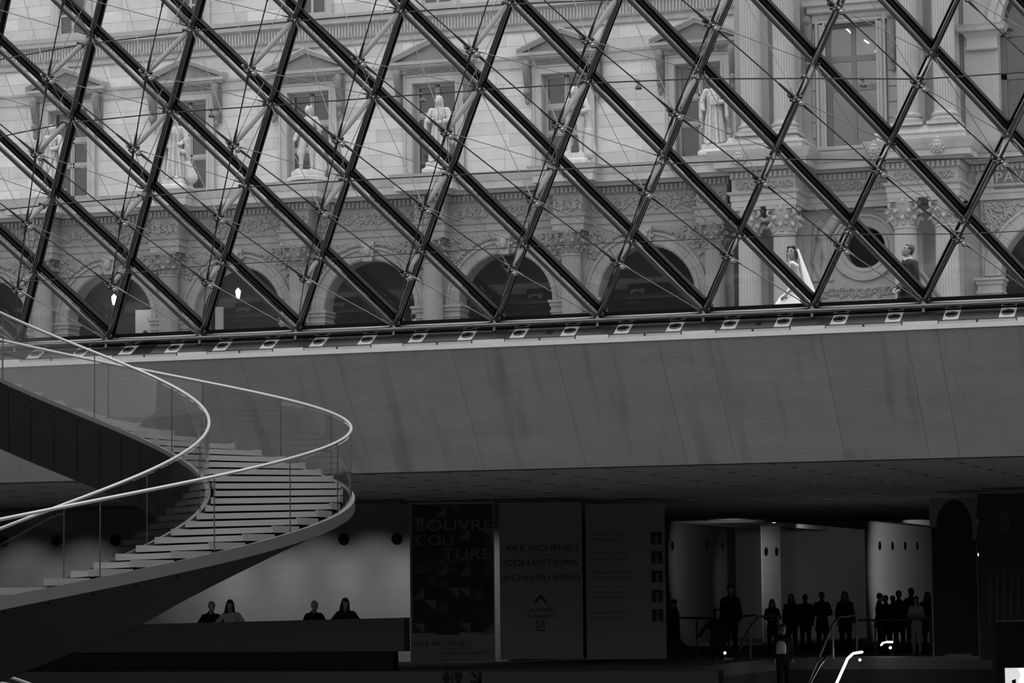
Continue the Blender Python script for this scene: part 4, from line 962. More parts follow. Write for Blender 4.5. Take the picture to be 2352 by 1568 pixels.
# ================================================================== THE SPIRAL STAIR
SX, SY = -1.558, -10.21
RI, RO = 2.368, 4.527
def zr(t):
    tt = max(-3.2, min(1.5, t)); z = -2.765-.921*tt+.016*tt*tt+.001*tt**3
    s = -.921+.032*tt+.003*tt*tt
    return z+s*(t-tt)
def hp(R, t, z): return V3(SX+R*math.cos(t), SY-R*math.sin(t), z)
T0, T1 = -3.0, 4.6
ST = thing('spiral_staircase', (SX, SY, -11), 'wide spiral staircase with pale treads, glass sides and steel handrails', 'staircase')
ts = np.linspace(T0, T1, 150)
obj('handrail', MB().tube([hp(RO, t, zr(t)) for t in ts], .0255, 14), 'rail', ST, .6)
obj('handrail', MB().tube([hp(RI, t, zr(t)+.07) for t in ts], .0255, 14), 'rail', ST, .6)
def ribbon(R0_, R1_, f0, f1, ta, tb, n):      # solid band between two radii and two heights following the curve
    vs = []; 
    for t in np.linspace(ta, tb, n+1): vs += [hp(R0_, t, f0(t)), hp(R1_, t, f0(t)), hp(R1_, t, f1(t)), hp(R0_, t, f1(t))]
    fs = [(i*4+k, i*4+(k+1) % 4, i*4+4+(k+1) % 4, i*4+4+k) for i in range(n) for k in range(4)]+[(0, 1, 2, 3), (n*4+3, n*4+2, n*4+1, n*4)]
    return MB().add(vs, fs)
HR = 1.07
obj('outer_stringer', ribbon(RO-.03, RO+.05, lambda t: zr(t)-HR-.15, lambda t: zr(t)-HR+.02, T0, T1, 140), 'stringer', ST, .6)
obj('inner_stringer', ribbon(RI-.05, RI+.02, lambda t: zr(t)+.07-HR-.1, lambda t: zr(t)+.07-HR+.02, T0, T1, 120), 'stringer', ST, .6)
# underside, sloping from the thin outer edge down to the deep inner girder
def soffit():
    n = 140; vs = []
    for t in np.linspace(T0, T1, n+1):
        vs += [hp(RO, t, zr(t)-HR-.15), hp(RI-.02, t, zr(t)-HR-1.02), hp(RI-.02, t, zr(t)-HR-.3), hp(RO, t, zr(t)-HR-.1)]
    return MB().add(vs, [(i*4+k, i*4+(k+1) % 4, i*4+4+(k+1) % 4, i*4+4+k) for i in range(n) for k in range(4)]+[(0, 1, 2, 3), (n*4+3, n*4+2, n*4+1, n*4)])
obj('underside', soffit(), 'girder', ST, .8)
DT = .158
t = T0
while t < T1-.01:
    e = min(t+DT, T1); obj('girder_panel', ribbon(RI-.06, RI-.03, lambda q: zr(q)-HR-1.03, lambda q: zr(q)-HR+.02, t+.002, e-.002, 3), 'girder', ST, .6); t = e
# treads
DS = .1345; PH = .06; k = 0
t = T0+PH
while t < T1-DS:
    tm_ = t+DS*.5; z = zr(t)-HR-.0+.02
    a0_, a1_ = t-DS*.04, t+DS*1.02; n = 4; mb = MB(); vs = []
    for q in np.linspace(a0_, a1_, n+1): vs += [hp(RI+.07, q, z-.08), hp(RO-.13, q, z-.08), hp(RO-.13, q, z), hp(RI+.07, q, z)]
    mb.add(vs, [(i*4+m, i*4+(m+1) % 4, i*4+4+(m+1) % 4, i*4+4+m) for i in range(n) for m in range(4)]+[(0, 1, 2, 3), (n*4+3, n*4+2, n*4+1, n*4)])
    o = obj('tread', mb, 'tread', ST)
    # upturned end blocks of the tread
    for ra, rb in ((RI+.07, RI+.10), (RO-.16, RO-.13)):
        c = ribbon(ra, rb, lambda q: z-.01, lambda q: z+.018, a0_, a1_, 3); mb.add(c.v, c.f)
    me = mb.mesh('tread'); me.materials.append(M['tread']); o.data = me
    obj('riser_gap', ribbon(RI+.05, RO-.1, lambda q: z-.34, lambda q: z-.125, t+DS*.86, t+DS*.93, 1), 'black', ST)
    t += DS; k += 1
# glass sides with their joints
ob = [-2.95, -2.62, -2.25, -1.86, -1.49, -1.12, -.77, -.42, -.09, .24, .56, .93, 1.36, 1.85, 2.3, 2.8, 3.3, 3.9, 4.5]
ib = [-2.95, -2.4, -1.78, -1.16, -.62, -.1, .46, 1.0, 1.6, 2.2, 2.8, 3.4, 4.0, 4.5]
for bs_, R, dz in ((ob, RO, 0), (ib, RI, .07)):
    for a, b in zip(bs_[:-1], bs_[1:]):
        obj('glass_panel', ribbon(R-.008, R+.008, lambda q: zr(q)+dz-HR+.0, lambda q: zr(q)+dz-.045, a+.002, b-.002, 8), 'bal', ST, .6)
        obj('panel_edge', MB().tube([hp(R, a, zr(a)+dz-HR), hp(R, a, zr(a)+dz-.03)], .0085, 6), 'darkcable', ST)
# ================================================================== BANNERS, POSTERS, SIGNS
def facing(px, py, depth):        # local frame of an upright board that faces the hall entrance
    c = CAM+(fw+rt*(px-1176)/F-up*(py-784)/F)*depth; ang = YAW; return c, ang
def board(name, label, cat, x0, y0, x1, y1, depth, m='board', group=None, th=.05):
    c, ang = facing((x0+x1)/2, (y0+y1)/2, depth); w = (x1-x0)/F*depth; h = (y1-y0)/F*depth
    t = thing(name, (c[0], c[1], c[2]-h/2), label, cat, group, rz=ang)
    inst('panel', mesh_of(MB().box(-w/2, w/2, 0, th, 0, h), 'panel', m), (0, 0, 0), t, world=False)
    pp = lambda x, y: ((x-(x0+x1)/2)/F*depth, (y1-y)/F*depth); k = depth/F
    return t, pp, k
def write(t, pp, k, s, x, y, hpx, m='ink', align='LEFT', wpx=None, nm='lettering'):
    me = text_mesh(s, 1.0, .002, align); me.materials.append(M[m])
    xs = [v.co.x for v in me.vertices]; ys = [v.co.y for v in me.vertices]
    H_ = (hpx*k)/.72; wx = H_
    if wpx: wx = wpx*k/(max(xs)-min(xs))
    X, Z = pp(x, y); o = inst(nm, me, (X, -.006, Z), t, world=False); o.rotation_euler = (PI/2, 0, 0); o.scale = (wx, H_, 1); return o
T, pp, kk_ = board('exhibition_banner', 'tall dark patterned banner reading LOUVRE COUTURE beside the lit wall', 'banner', 942, 1153, 1136, 1518, 68, group=None)
rn = random.Random(31); tr = {0: MB(), 1: MB(), 2: MB()}
N_ = 7
for i in range(N_):
    for j in range(11):
        a = 948+i*26.5; b = 1160+j*27; q = [pp(a, b), pp(a+26, b), pp(a+26, b+26.5), pp(a, b+26.5)]
        kq = rn.choice((0, 0, 1, 2, 0)); 
        tri = [q[0], q[1], q[2]] if rn.random() < .5 else [q[1], q[2], q[3]]
        tr[kq].prism([tri[0], tri[1], tri[2]], -.004, -.001)
for kq, m_ in enumerate(('print_dark', 'print_mid', 'print_pale')):
    M[m_] = mat(m_, (.03, .09, .15)[kq], .9); M['print_ground'] = M.get('print_ground') or mat('print_ground', .045, .9)
    tag(obj('printed_facets', tr[kq], m_, T, world=False), kind='stuff')
X0, Z0 = pp(947, 1452); X1, Z1 = pp(1132, 1158)
inst('printed_ground', mesh_of(MB().box(X0, X1, -.0015, 0, Z0, Z1), 'printed_ground', 'print_ground'), (0, 0, 0), T, world=False)
write(T, pp, kk_, 'LOUVRE', 955, 1218, 26, 'inkpale', wpx=174); write(T, pp, kk_, 'COU', 955, 1252, 25, 'inkpale', wpx=84); write(T, pp, kk_, 'TURE', 1016, 1284, 25, 'inkpale', wpx=112)
write(T, pp, kk_, "OBJETS D'ART", 954, 1301, 8, 'inkpale', wpx=84); write(T, pp, kk_, 'OBJETS DE MODE', 954, 1314, 8, 'inkpale', wpx=98)
write(T, pp, kk_, 'AILE RICHELIEU', 949, 1481, 11, 'ink', wpx=130); write(T, pp, kk_, '1er étage, salle 504', 1010, 1490, 6, 'ink', wpx=68); write(T, pp, kk_, 'du 24 janvier au 21 juillet 2025', 1010, 1501, 6, 'ink', wpx=112)
T, pp, kk_ = board('wing_banner', 'tall plain grey banner reading AILE RICHELIEU COLLECTIONS RICHELIEU WING', 'banner', 1148, 1153, 1338, 1512, 68)
write(T, pp, kk_, 'AILE RICHELIEU', 1161, 1264, 13, wpx=166); write(T, pp, kk_, 'COLLECTIONS', 1159, 1298, 14, wpx=168, nm='bold_lettering'); write(T, pp, kk_, 'RICHELIEU WING', 1155, 1332, 13, wpx=176)
cx_, cy_ = 1241, 1376
pts = [pp(1241, 1364), pp(1255, 1379), pp(1255, 1387), pp(1241, 1373), pp(1228, 1387), pp(1228, 1379)]
obj('arrow', MB().prism(pts, -.006, -.001), 'ink', T, world=False)
write(T, pp, kk_, 'ENTRÉE', 1216, 1404, 8, wpx=52); write(T, pp, kk_, 'ENTRANCE', 1207, 1418, 8, wpx=67)
fm = MB()
for a, b, c, d in ((1230, 1447, 1250, 1445), (1230, 1427, 1250, 1425), (1230, 1447, 1232, 1425), (1248, 1447, 1250, 1425)): (X0, Z0), (X1, Z1) = pp(a, b), pp(c, d); fm.box(X0, X1, -.006, -.001, Z0, Z1)
for k in range(3): X0, Z0 = pp(1235+k*4, 1441-k*4); fm.box(X0, X0+.05, -.006, -.001, Z0, Z0+.035)
obj('escalator_symbol', fm, 'ink', T, world=False)
T, pp, kk_ = board('directory_banner', 'tall grey banner listing departments with five small square pictures', 'banner', 1346, 1157, 1529, 1512, 68)
for i, (y, l1, l2) in enumerate(((1224, 'Peintures / France', 'Paintings / France'), (1268, 'Peintures / Europe du Nord', 'Paintings / Northern Europe'), (1312, "Objets d'art", 'Decorative arts / Europe'), (1357, 'Sculptures / France', 'Sculptures / France'), (1404, 'Antiquités orientales', 'Near Eastern antiquities'))):
    write(T, pp, kk_, l1, 1360, y+4, 6, wpx=70+8*(i % 3)); write(T, pp, kk_, l2, 1360, y+16, 6, wpx=66+10*(i % 3))
    (X0, Z0), (X1, Z1) = pp(1496, 1250+i*44.3), pp(1522, 1222+i*44.3)
    q = inst('picture_square', mesh_of(MB().box(X0, X1, -.006, 0, Z0, Z1), 'picture_square', 'print_dark'), (0, 0, 0), T, world=False)
    bb = MB(); xm_, zm_ = (X0+X1)/2, (Z0+Z1)/2
    bb.prism([(xm_-.04, Z0+.01), (xm_+.05, Z0+.01), (xm_+.03, zm_), (xm_-.02, zm_+.02)], -.009, -.006).prism([(xm_+.035*math.cos(a), zm_+.06+.035*math.sin(a)) for a in np.linspace(0, 2*PI, 10)[:-1]], -.009, -.006)
    o = obj('printed_figure', bb, 'print_pale', None); o.parent = q
T, pp, kk_ = board('arch_poster', 'tall poster picturing a dark stone archway', 'poster', 2139, 1143, 2247, 1512, 66)
(X0, Z0), (X1, Z1) = pp(2153, 1500), pp(2236, 1212); ccx = (X0+X1)/2; rx_ = (X1-X0)/2
pl_ = [(X0, Z0), (X1, Z0)]+[(ccx+rx_*math.cos(a), Z1+rx_*1.55*math.sin(a)) for a in np.linspace(0, PI, 18)]
obj('printed_archway', MB().prism(pl_, -.004, -.001), 'ink', T, world=False)
mb = MB()
for x0_, x1b, y0_, y1b in ((2142, 2166, 1505, 1216), (2226, 2244, 1505, 1246)):
    (a, b), (c, d) = pp(x0_, y0_), pp(x1b, y1b); mb.box(a, c, -.008, -.004, b, d); mb.box(a-.01, c+.03, -.012, -.004, d, d+.06)
obj('printed_pillars', mb, 'print_dark', T, world=False)
T, pp, kk_ = board('portrait_poster', 'very dark poster with a pale oval over vertical stripes at the right edge', 'poster', 2250, 1133, 2420, 1512, 64, m='print_ground')
mb = MB()
for k in range(9): X, Z = pp(2268+k*16, 1440); mb.prism([(X, Z), (X+.05, Z), (X+.09, Z+1.25+.12*math.sin(k)), (X+.05, Z+1.25)], -.004, -.001)
tag(obj('printed_stripes', mb, 'print_mid', T, world=False), kind='stuff')
X, Z = pp(2310, 1200); obj('printed_oval', MB().prism([(X+.13*math.cos(a), Z+.27*math.sin(a)) for a in np.linspace(0, 2*PI, 24)[:-1]], -.004, -.001), 'print_mid', T, world=False)
# restroom and arrow signs on the lower wall
sy = 9.6
def flat(name, polys, m, par):
    mb = MB()
    for p in polys: mb.prism(p, sy-.012, sy-.002)
    return obj(name, mb, m, par)
p0 = at(1040, 1556, sy); t = thing('restroom_sign', p0, 'dark man and woman pictogram on the lower wall under the banners', 'sign')
def circ(px, py, r): c = at(px, py, sy); return [(c[0]+r*math.cos(a), c[2]+r*math.sin(a)) for a in np.linspace(0, 2*PI, 14)[:-1]]
def P2(*pts): return [(at(x, y, sy)[0], at(x, y, sy)[2]) for x, y in pts]
flat('woman_symbol', [circ(1026, 1539, .03), P2((1021, 1544), (1031, 1544), (1036, 1562), (1016, 1562)), P2((1021, 1562), (1031, 1562), (1031, 1575), (1021, 1575))], 'black', t)
flat('divider', [P2((1038, 1536), (1041, 1536), (1041, 1575), (1038, 1575))], 'black', t)
flat('man_symbol', [circ(1053, 1539, .03), P2((1045, 1544), (1061, 1544), (1061, 1560), (1045, 1560)), P2((1048, 1560), (1058, 1560), (1058, 1575), (1048, 1575))], 'black', t)
t = thing('arrow_sign', at(1094, 1556, sy), 'dark arrow pointing down right beside the restroom pictograms', 'sign')
flat('arrow', [P2((1080, 1544), (1084, 1541), (1102, 1559), (1098, 1563)), P2((1100, 1541), (1106, 1541), (1106, 1568), (1100, 1568)), P2((1080, 1562), (1106, 1562), (1106, 1568), (1080, 1568))], 'black', t)
# ------------------------------------------------------------------ kiosk with a lit screen, at the bottom right corner
T, pp, kk_ = board('kiosk', 'dark kiosk with a lit picture screen in the bottom right corner', 'kiosk', 2290, 1424, 2420, 1640, 58, m='black', th=.5)
(X0, Z0), (X1, Z1) = pp(2308, 1640), pp(2420, 1533)
sc = inst('screen', mesh_of(MB().box(X0, X1, -.02, 0, Z0, Z1), 'screen', 'screen'), (0, 0, 0), T, world=False)
M['screen'].node_tree.nodes['Principled BSDF'].inputs['Emission Strength'].default_value = .3
obj('pictured_figure', MB().prism([pp(2337, 1570), pp(2352, 1570), pp(2360, 1545), pp(2352, 1534), pp(2338, 1534), pp(2344, 1548)], -.024, -.02), emit('screen_white', .9, .7), T, world=False)
obj('pictured_shadow', MB().prism([pp(2322, 1562), pp(2332, 1558), pp(2332, 1575), pp(2326, 1575)], -.024, -.02), 'black', T, world=False)
obj('top_edge', MB().box(pp(2290, 1424)[0], pp(2420, 1424)[0], -.02, 0, pp(0, 1427)[1], pp(0, 1424)[1]), 'dwall', T, world=False)
# ------------------------------------------------------------------ escalators and guard rails
def pline(pts, Ya, Yb): 
    n = len(pts); return [at(x, y, Ya+(Yb-Ya)*i/(n-1)) for i, (x, y) in enumerate(pts)]
def escalator(label, lpts, rpts, Ya, Yb, lit):
    a = pline(lpts, Ya, Yb); b = pline(rpts, Ya, Yb)
    t = thing('escalator', (*((a[0]+b[0])/2)[:2], -9.5), label, 'escalator', 'escalators rising to the mezzanine')
    for pts, m_ in ((a, lit[0]), (b, lit[1])):
        obj('handrail', MB().tube(pts, .03, 10), m_, t, .7)
        mb = MB(); low = [p-V3(0, 0, .85) for p in pts]; n = len(pts)
        mb.add(pts+low, [(i, i+1, n+i+1, n+i) for i in range(n-1)]); obj('glass_side', mb, 'bal', t)
        obj('skirt', MB().tube([p-V3(0, 0, .88) for p in pts], .06, 6), 'girder', t)
    s0, s1 = (a[0]+b[0])/2, (a[2]+b[2])/2; wv = (b[0]-a[0])*.42; st = mesh_of(MB().cbox(-np.linalg.norm(wv), np.linalg.norm(wv), 0, .38, -.18, 0, .012), 'escalator_step', 'tube')
    for k in range(12):
        q = s0+(s1-s0)*(k/11)-V3(0, 0, .95); inst('step', st, q, t, rz=math.atan2(wv[1], wv[0]))
    return t
escalator('escalator with unlit rails at the left, carrying visitors in dark clothes', [(1640, 1590), (1672, 1535), (1702, 1497), (1716, 1494)], [(1682, 1590), (1700, 1545), (1712, 1522), (1736, 1518)], 18, 22.5, ('tube', 'tube'))
escalator('escalator whose right handrail shines as a bright white strip', [(1850, 1590), (1882, 1530), (1900, 1505), (1916, 1502)], [(1912, 1590), (1947, 1512), (1960, 1500), (1980, 1497)], 18, 22.5, ('tube', 'led'))
for px, py, lb in ((1975, 1515, 'small bright indicator lamp below the lit handrail'), (2045, 1487, 'small bright indicator lamp below the short lit rail'), (1665, 1499, 'small bright indicator lamp on the left escalator newel')):
    p = at(px, py, 22.3); t = thing('indicator_lamp', p, lb, 'lamp', 'bright lamps on the escalator ends'); obj('lamp_face', MB().ell(p, (.035, .03, .035), 10, 8), 'led', t, 0); obj('lamp_mount', MB().tube([p+V3(0, .03, 0), p+V3(0, .12, -.12)], .02, 6), 'tube', t)
p = pline([(2024, 1481), (2028, 1476), (2036, 1474), (2050, 1474)], 23, 24); t = thing('lit_rail', p[-1], 'short bright lit handrail end right of the escalators', 'handrail'); obj('lit_strip', MB().tube(p, .022, 8), 'led', t, .7); obj('rail_support', MB().tube([p[-1]+V3(0, 0, -.02), p[-1]+V3(.0, .1, -1.1)], .03, 6), 'tube', t)
def guard(label, pts, Ya, Yb, postpx):
    P_ = pline(pts, Ya, Yb); t = thing('guard_rail', (P_[0][0], P_[0][1], FZ), label, 'railing', 'metal guard rails round the escalators')
    obj('rail', MB().tube(P_, .03, 8), 'stringer', t, .7)
    for px in postpx:
        q = min(P_, key=lambda p: abs(proj(p)[0]-px)); obj('post', MB().tube([q, (q[0], q[1], FZ)], .028, 8), 'stringer', t)
    for a, b in zip(P_[:-1], P_[1:]):
        if b[0]-a[0] > .2 and min(a[2], b[2]) > FZ+.7 and Ya != 26: obj('glass_panel', MB().add([a-V3(0, 0, .05), b-V3(0, 0, .05), (b[0], b[1], FZ+.1), (a[0], a[1], FZ+.1)], [(0, 1, 2, 3)]), 'bal', t)
guard('sloping guard rail left of the first escalator', [(1655, 1590), (1722, 1440), (1742, 1416), (1788, 1413), (1789, 1440)], 20, 25, (1722, 1788))
guard('sloping guard rail between the two escalators', [(1848, 1590), (1912, 1434), (1928, 1416), (1966, 1412), (1967, 1440)], 20, 25, (1912, 1966))
guard('level guard rail behind the walking visitor', [(1528, 1418), (1600, 1419), (1660, 1419), (1735, 1412)], 27, 27, (1600, 1660))
guard('level guard rail in front of the crowd at the right', [(1968, 1424), (2010, 1424), (2060, 1424), (2136, 1418)], 26, 26, (2010, 2136))
for px, py, Y_, lb in ((1778, 1199, 44, 'tiny ceiling spotlight above the pale pillar'), (2247, 1272, 20, 'small bright spotlight between the two posters')):
    p = at(px, py, Y_); t = thing('spotlight', p, lb, 'light'); obj('lens', MB().ell(p, (.07 if px < 2000 else .03, .05, .02 if px < 2000 else .05), 10, 6), 'lampm', t, 0); obj('spot_can', MB().lathe([(.1, 0), (.1, .14), (.05, .18)], p+V3(0, .05, .02), 12), 'black', t)
# ================================================================== PEOPLE
def hand(mb, w, d, side, r=1.0, grip=.5):      # palm and five bent fingers from the wrist w along d
    d = unit(d); s = unit(np.cross(d, V3(0, -1, .3)))*side; nrm = unit(np.cross(s, d)); L = .085*r
    mb.cap(w+d*.02*r, w+d*L, .026*r, .03*r, 10); mb.ell(w+d*L*.6+s*.012*r, (.03*r, .03*r, .03*r), 8, 6)
    for i, ln in enumerate((.068, .078, .073, .056)):
        b = w+d*L+s*(.026-.018*i)*r; m = b+d*ln*.5*r+nrm*.008*r; e = m+(d*(1-grip)+nrm*grip)*ln*.5*r
        mb.cap(b-d*.01, m, .0095*r, .009*r, 6); mb.cap(m, e, .009*r, .0075*r, 6)
    b = w+d*.025*r+s*.028*r; m = b+(d*.6+s*.8)*.032*r; e = m+(d*.95+s*.2+nrm*.2)*.03*r
    mb.cap(b, m, .013*r, .011*r, 6); mb.cap(m, e, .011*r, .009*r, 6)
def head(mb, c, yaw=0, pitch=0, r=1.0):
    cy_, sy_ = math.cos(yaw), math.sin(yaw); cp, sp_ = math.cos(pitch), math.sin(pitch)
    R = np.array([[cy_, -sy_, 0], [sy_, cy_, 0], [0, 0, 1]])@np.array([[1, 0, 0], [0, cp, sp_], [0, -sp_, cp]])
    q = lambda *a: c+R@(V3(*a)*r); e = lambda a, b: mb.ell(q(*a), tuple(v*r for v in b), 14, 10, R)
    e((0, .012, .015), (.074, .092, .1)); e((0, -.025, -.045), (.056, .066, .068)); e((0, -.055, -.088), (.028, .03, .024))   # skull, jaw, chin
    mb.cap(q(0, -.084, .015), q(0, -.1, -.02), .008*r, .011*r, 8); e((0, -.094, -.025), (.014, .011, .008))                    # nose
    e((-.03, -.077, .022), (.017, .014, .008)); e((.03, -.077, .022), (.017, .014, .008)); e((0, -.09, -.052), (.024, .012, .006)); e((0, -.088, -.064), (.02, .012, .007))
    for s in (-1, 1): e((s*.076, .01, -.005), (.01, .02, .032)); e((s*.034, -.07, -.025), (.022, .02, .02))
    return R, q
def features(t, q, r, R):
    for s in (-1, 1):
        obj('eye', MB().ell(q(s*.029, -.08, .008), (.011*r, .006*r, .0055*r), 10, 6, R), 'hair', t, 0, world=False)
        obj('eyebrow', MB().cap(q(s*.016, -.086, .03), q(s*.045, -.076, .031), .004*r, .003*r, 6), 'hair', t, 0, world=False)
    obj('lips', MB().ell(q(0, -.098, -.055), (.017*r, .007*r, .006*r), 10, 6, R), 'tie', t, 0, world=False)
def person(name, label, loc, rz, pose, top='cloth', bottom='cloth', hair='short', hm='hair', skin='skind', H=1.72, coat=.0, group=None, vox=.016, lo=False):
    k = H/1.75; t = thing('person', loc, label, 'person', group, rz=rz)
    P = lambda *a: V3(*a)*k
    hipz = .93+pose.get('hip', 0); lean = pose.get('lean', 0); sh = V3(0, -lean, 1.42+pose.get('hip', 0)-abs(lean)*.25)*k; hc = V3(0, .0, hipz)*k
    legs = pose.get('legs', [((-.1, -.01, .5), (-.1, .02, .08)), ((.1, -.01, .5), (.1, .02, .08))]); arms = pose.get('arms', [((-.24, .02, 1.14), (-.24, -.06, .9)), ((.24, .02, 1.14), (.24, -.06, .9))])
    hd = pose.get('head', (0, 0)); hpos = sh+V3(0, -.03-lean*.3, .22)*k
    body = MB(); body.cap(sh+V3(0, .01, .03), hpos+V3(0, .01, -.06)*k, .056*k, .05*k, 12)
    R, q = head(body, hpos, hd[0], hd[1], k)
    body.ell(sh*.72+hc*.28, (.155*k, .1*k, .2*k), 14, 10); body.ell(sh*.35+hc*.65, (.13*k, .095*k, .17*k), 14, 10); body.ell(hc, (.15*k, .105*k, .11*k), 14, 10); body.cap(sh+P(-.15, 0, -.03), sh+P(.15, 0, -.03), .062*k, .062*k)
    topm = MB(); topm.ell(sh*.7+hc*.3, (.185*k, .135*k, .24*k), 16, 12); topm.ell(sh*.3+hc*.7, (.17*k, .13*k, .2*k), 16, 12); topm.cap(sh+P(-.16, 0, -.02), sh+P(.16, 0, -.02), .078*k, .078*k)
    if coat: topm.lathe([(.15*k, 0), (.19*k, -.25*k), (.21*k, -coat*k), (.18*k, -coat*k-.001)], hc+P(0, 0, .12), 20)
    else: topm.ell(hc+P(0, 0, .02), (.17*k, .13*k, .12*k), 16, 10)
    if skin == 'skind': topm.cap(sh+P(0, .02, .03), sh+P(0, .02, .09), .075*k, .065*k)
    bot = MB(); bot.ell(hc+P(0, 0, -.02), (.165*k, .125*k, .13*k), 14, 10)
    for sg, (kn, an) in zip((-1, 1), legs):
        hp_ = hc+P(sg*.09, 0, -.03); kn = P(*kn); an = P(*an); body.cap(hp_, kn, .075*k, .052*k); body.cap(kn, an, .052*k, .036*k); fd = P(*(pose.get('toes', (0, -1, 0))))*.14/1
        bot.cap(hp_, kn, .1*k, .075*k); bot.cap(kn, an, .072*k, .06*k)
        sh_ = MB(); 
        bot.cap(an+P(0, .02, -.04), an+fd+P(0, 0, -.045), .045*k, .036*k, 10); body.cap(an, an+fd*.8+P(0, 0, -.03), .034*k, .03*k, 8)
    for sg, (el, wr) in zip((-1, 1), arms):
        s0 = sh+P(sg*.175, 0, -.03); el = P(*el); wr = P(*wr); body.cap(s0, el, .048*k, .038*k); body.cap(el, wr, .037*k, .026*k)
        hand(body, wr, wr-el, sg, k*.95); topm.cap(s0, el, .07*k, .056*k); topm.cap(el, el+(wr-el)*.93, .055*k, .042*k)
    obj('body', blob(body, vox*(1.5 if lo else 1)*.8, 1, 'body'), skin, t, world=False)
    obj('trousers' if not pose.get('skirt') else 'skirt', blob(bot, vox*1.3, 2, 'trousers'), bottom, t, world=False)
    obj('jacket' if coat else 'top', blob(topm, vox*1.3, 2, 'top'), top, t, world=False)
    if not lo: features(t, q, k, R)
    hmesh = MB(); qq = lambda *a: hpos+R@(P(*a)); e = lambda a, b: hmesh.ell(qq(*a), tuple(v*k for v in b), 14, 10, R)
    if hair != 'hood':
        e((0, .035, .048), (.081, .085, .08)); e((0, .05, -.0), (.077, .062, .08)); e((0, -.035, .078), (.055, .034, .026)); e((-.07, .02, .03), (.018, .05, .05)); e((.07, .02, .03), (.018, .05, .05))
    if hair == 'long':
        for s in (-1, 0, 1): hmesh.cap(qq(s*.055, .05-.03*abs(s), .02), qq(s*.085, .04, -.22), .045*k, .05*k)
    if hair == 'bun': e((0, .13, .03), (.05, .05, .05))
    obj('hair', blob(hmesh, .014, 1, 'hair'), hm, t, world=False)
    return t, hpos, R, k
stand = {}
walk = dict(legs=[((-.07, -.22, .5), (-.1, -.34, .1)), ((.07, .05, .5), (.07, .4, .2))], arms=[((-.24, .08, 1.14), (-.22, -.1, .95)), ((.24, -.08, 1.14), (.22, -.28, 1.0))], lean=.04)
leanp = dict(lean=.2, arms=[((-.32, -.3, 1.12), (-.1, -.44, 1.05)), ((.32, -.3, 1.12), (.1, -.44, 1.05))], head=(.3, -.35), hip=-.05)
phone = dict(lean=.12, arms=[((-.3, -.22, 1.12), (-.06, -.4, 1.1)), ((.28, -.25, 1.12), (.14, -.48, 1.12))], head=(.35, -.4), hip=-.03)
folded = dict(arms=[((-.25, -.04, 1.14), (.04, -.2, 1.14)), ((.25, -.04, 1.14), (-.04, -.2, 1.1))])
def place(px, py_head, Y, H): p = at(px, py_head, Y); return (p[0], p[1], p[2]-H)
# four visitors leaning on the parapet; their feet stand on the mezzanine floor
def atpar(px, py):
    p = at(px, py, 10.95); return p
for px, py, pose, hair, top, lb, sk, hm, rz in (
        (481, 1381, leanp, 'short', 'cloth', 'grey haired man in black leaning on the parapet at the far left', 'skind', 'greyhair', YAW+.3),
        (534, 1377, leanp, 'long', 'palecloth', 'long haired woman in a pale top leaning on the parapet', 'skind', 'hair', YAW-.1),
        (718, 1379, phone, 'short', 'cloth', 'bald man in black looking at a phone over the parapet', 'skind', 'greyhair', YAW+.35),
        (795, 1373, leanp, 'long', 'cloth', 'long haired woman in black leaning on the parapet beside the phone holder', 'skind', 'hair', YAW)):
    p = atpar(px, py); Hh = (p[2]-FZ); H = Hh/ (1.665 if pose is leanp else 1.71)*1.75
    person('person', lb, (p[0], p[1], FZ), rz, pose, top, 'cloth', hair, hm, sk, H=H, group=None)
p = at(744, 1418, 10.3); t = thing('phone', p, 'dark phone held up by the bald man at the parapet', 'phone'); obj('phone_body', MB().box(p[0]-.04, p[0]+.04, p[1]-.01, p[1]+.01, p[2]-.06, p[2]+.06), 'black', t); bpy.data.objects['phone_body'].parent = t
# crowd on the mezzanine at the right
crowd = [
 (1552, 1375, 24, walk, 'short', 'cloth', 0, 'visitor in dark clothes striding left past the directory banner', YAW-PI/2, 'cloth'),
 (1677, 1343, 25, stand, 'short', 'cloth', .35, 'tall man in a long dark coat behind the left escalator', YAW, 'cloth'),
 (1773, 1375, 27, folded, 'long', 'cloth', 0, 'long haired woman in front of the pale pillar', YAW+.2, 'cloth'),
 (1817, 1363, 28, stand, 'long', 'cloth', .3, 'long haired visitor right of the pale pillar', YAW-.4, 'cloth'),
 (1849, 1364, 30, stand, 'short', 'cloth', .2, 'short haired visitor third from the pale pillar', YAW+PI, 'cloth'),
 (1887, 1358, 27, folded, 'bun', 'cloth', .4, 'broad figure in a dark coat with bunched hair in mid crowd', YAW+PI-.3, 'cloth'),
 (1940, 1357, 27.5, stand, 'long', 'cloth', .45, 'woman with long loose hair standing alone right of the mid crowd', YAW+.1, 'cloth'),
 (2020, 1361, 27, stand, 'short', 'cloth', .3, 'leftmost visitor of the tight group near the posters', YAW+1.2, 'cloth'),
 (2034, 1366, 28, folded, 'short', 'cloth', 0, 'visitor tucked behind the leftmost of the tight group', YAW-.8, 'cloth'),
 (2050, 1367, 31, stand, 'bun', 'cloth', .2, 'shorter visitor at the back of the tight group', YAW, 'cloth'),
 (2064, 1355, 27, stand, 'short', 'cloth', .35, 'tallest dark figure in the middle of the tight group', YAW+PI, 'cloth'),
 (2092, 1349, 32, stand, 'short', 'cloth', 0, 'visitor with dark cap of hair behind the one in a pale shirt', YAW+.5, 'cloth'),
 (2104, 1368, 26.5, folded, 'short', 'palecloth', 0, 'visitor in a pale shirt and pale trousers beside the arch poster', YAW-.5, 'palecloth'),
 (2130, 1358, 29, stand, 'long', 'cloth', .3, 'last visitor on the right, half behind the arch poster', YAW, 'cloth')]
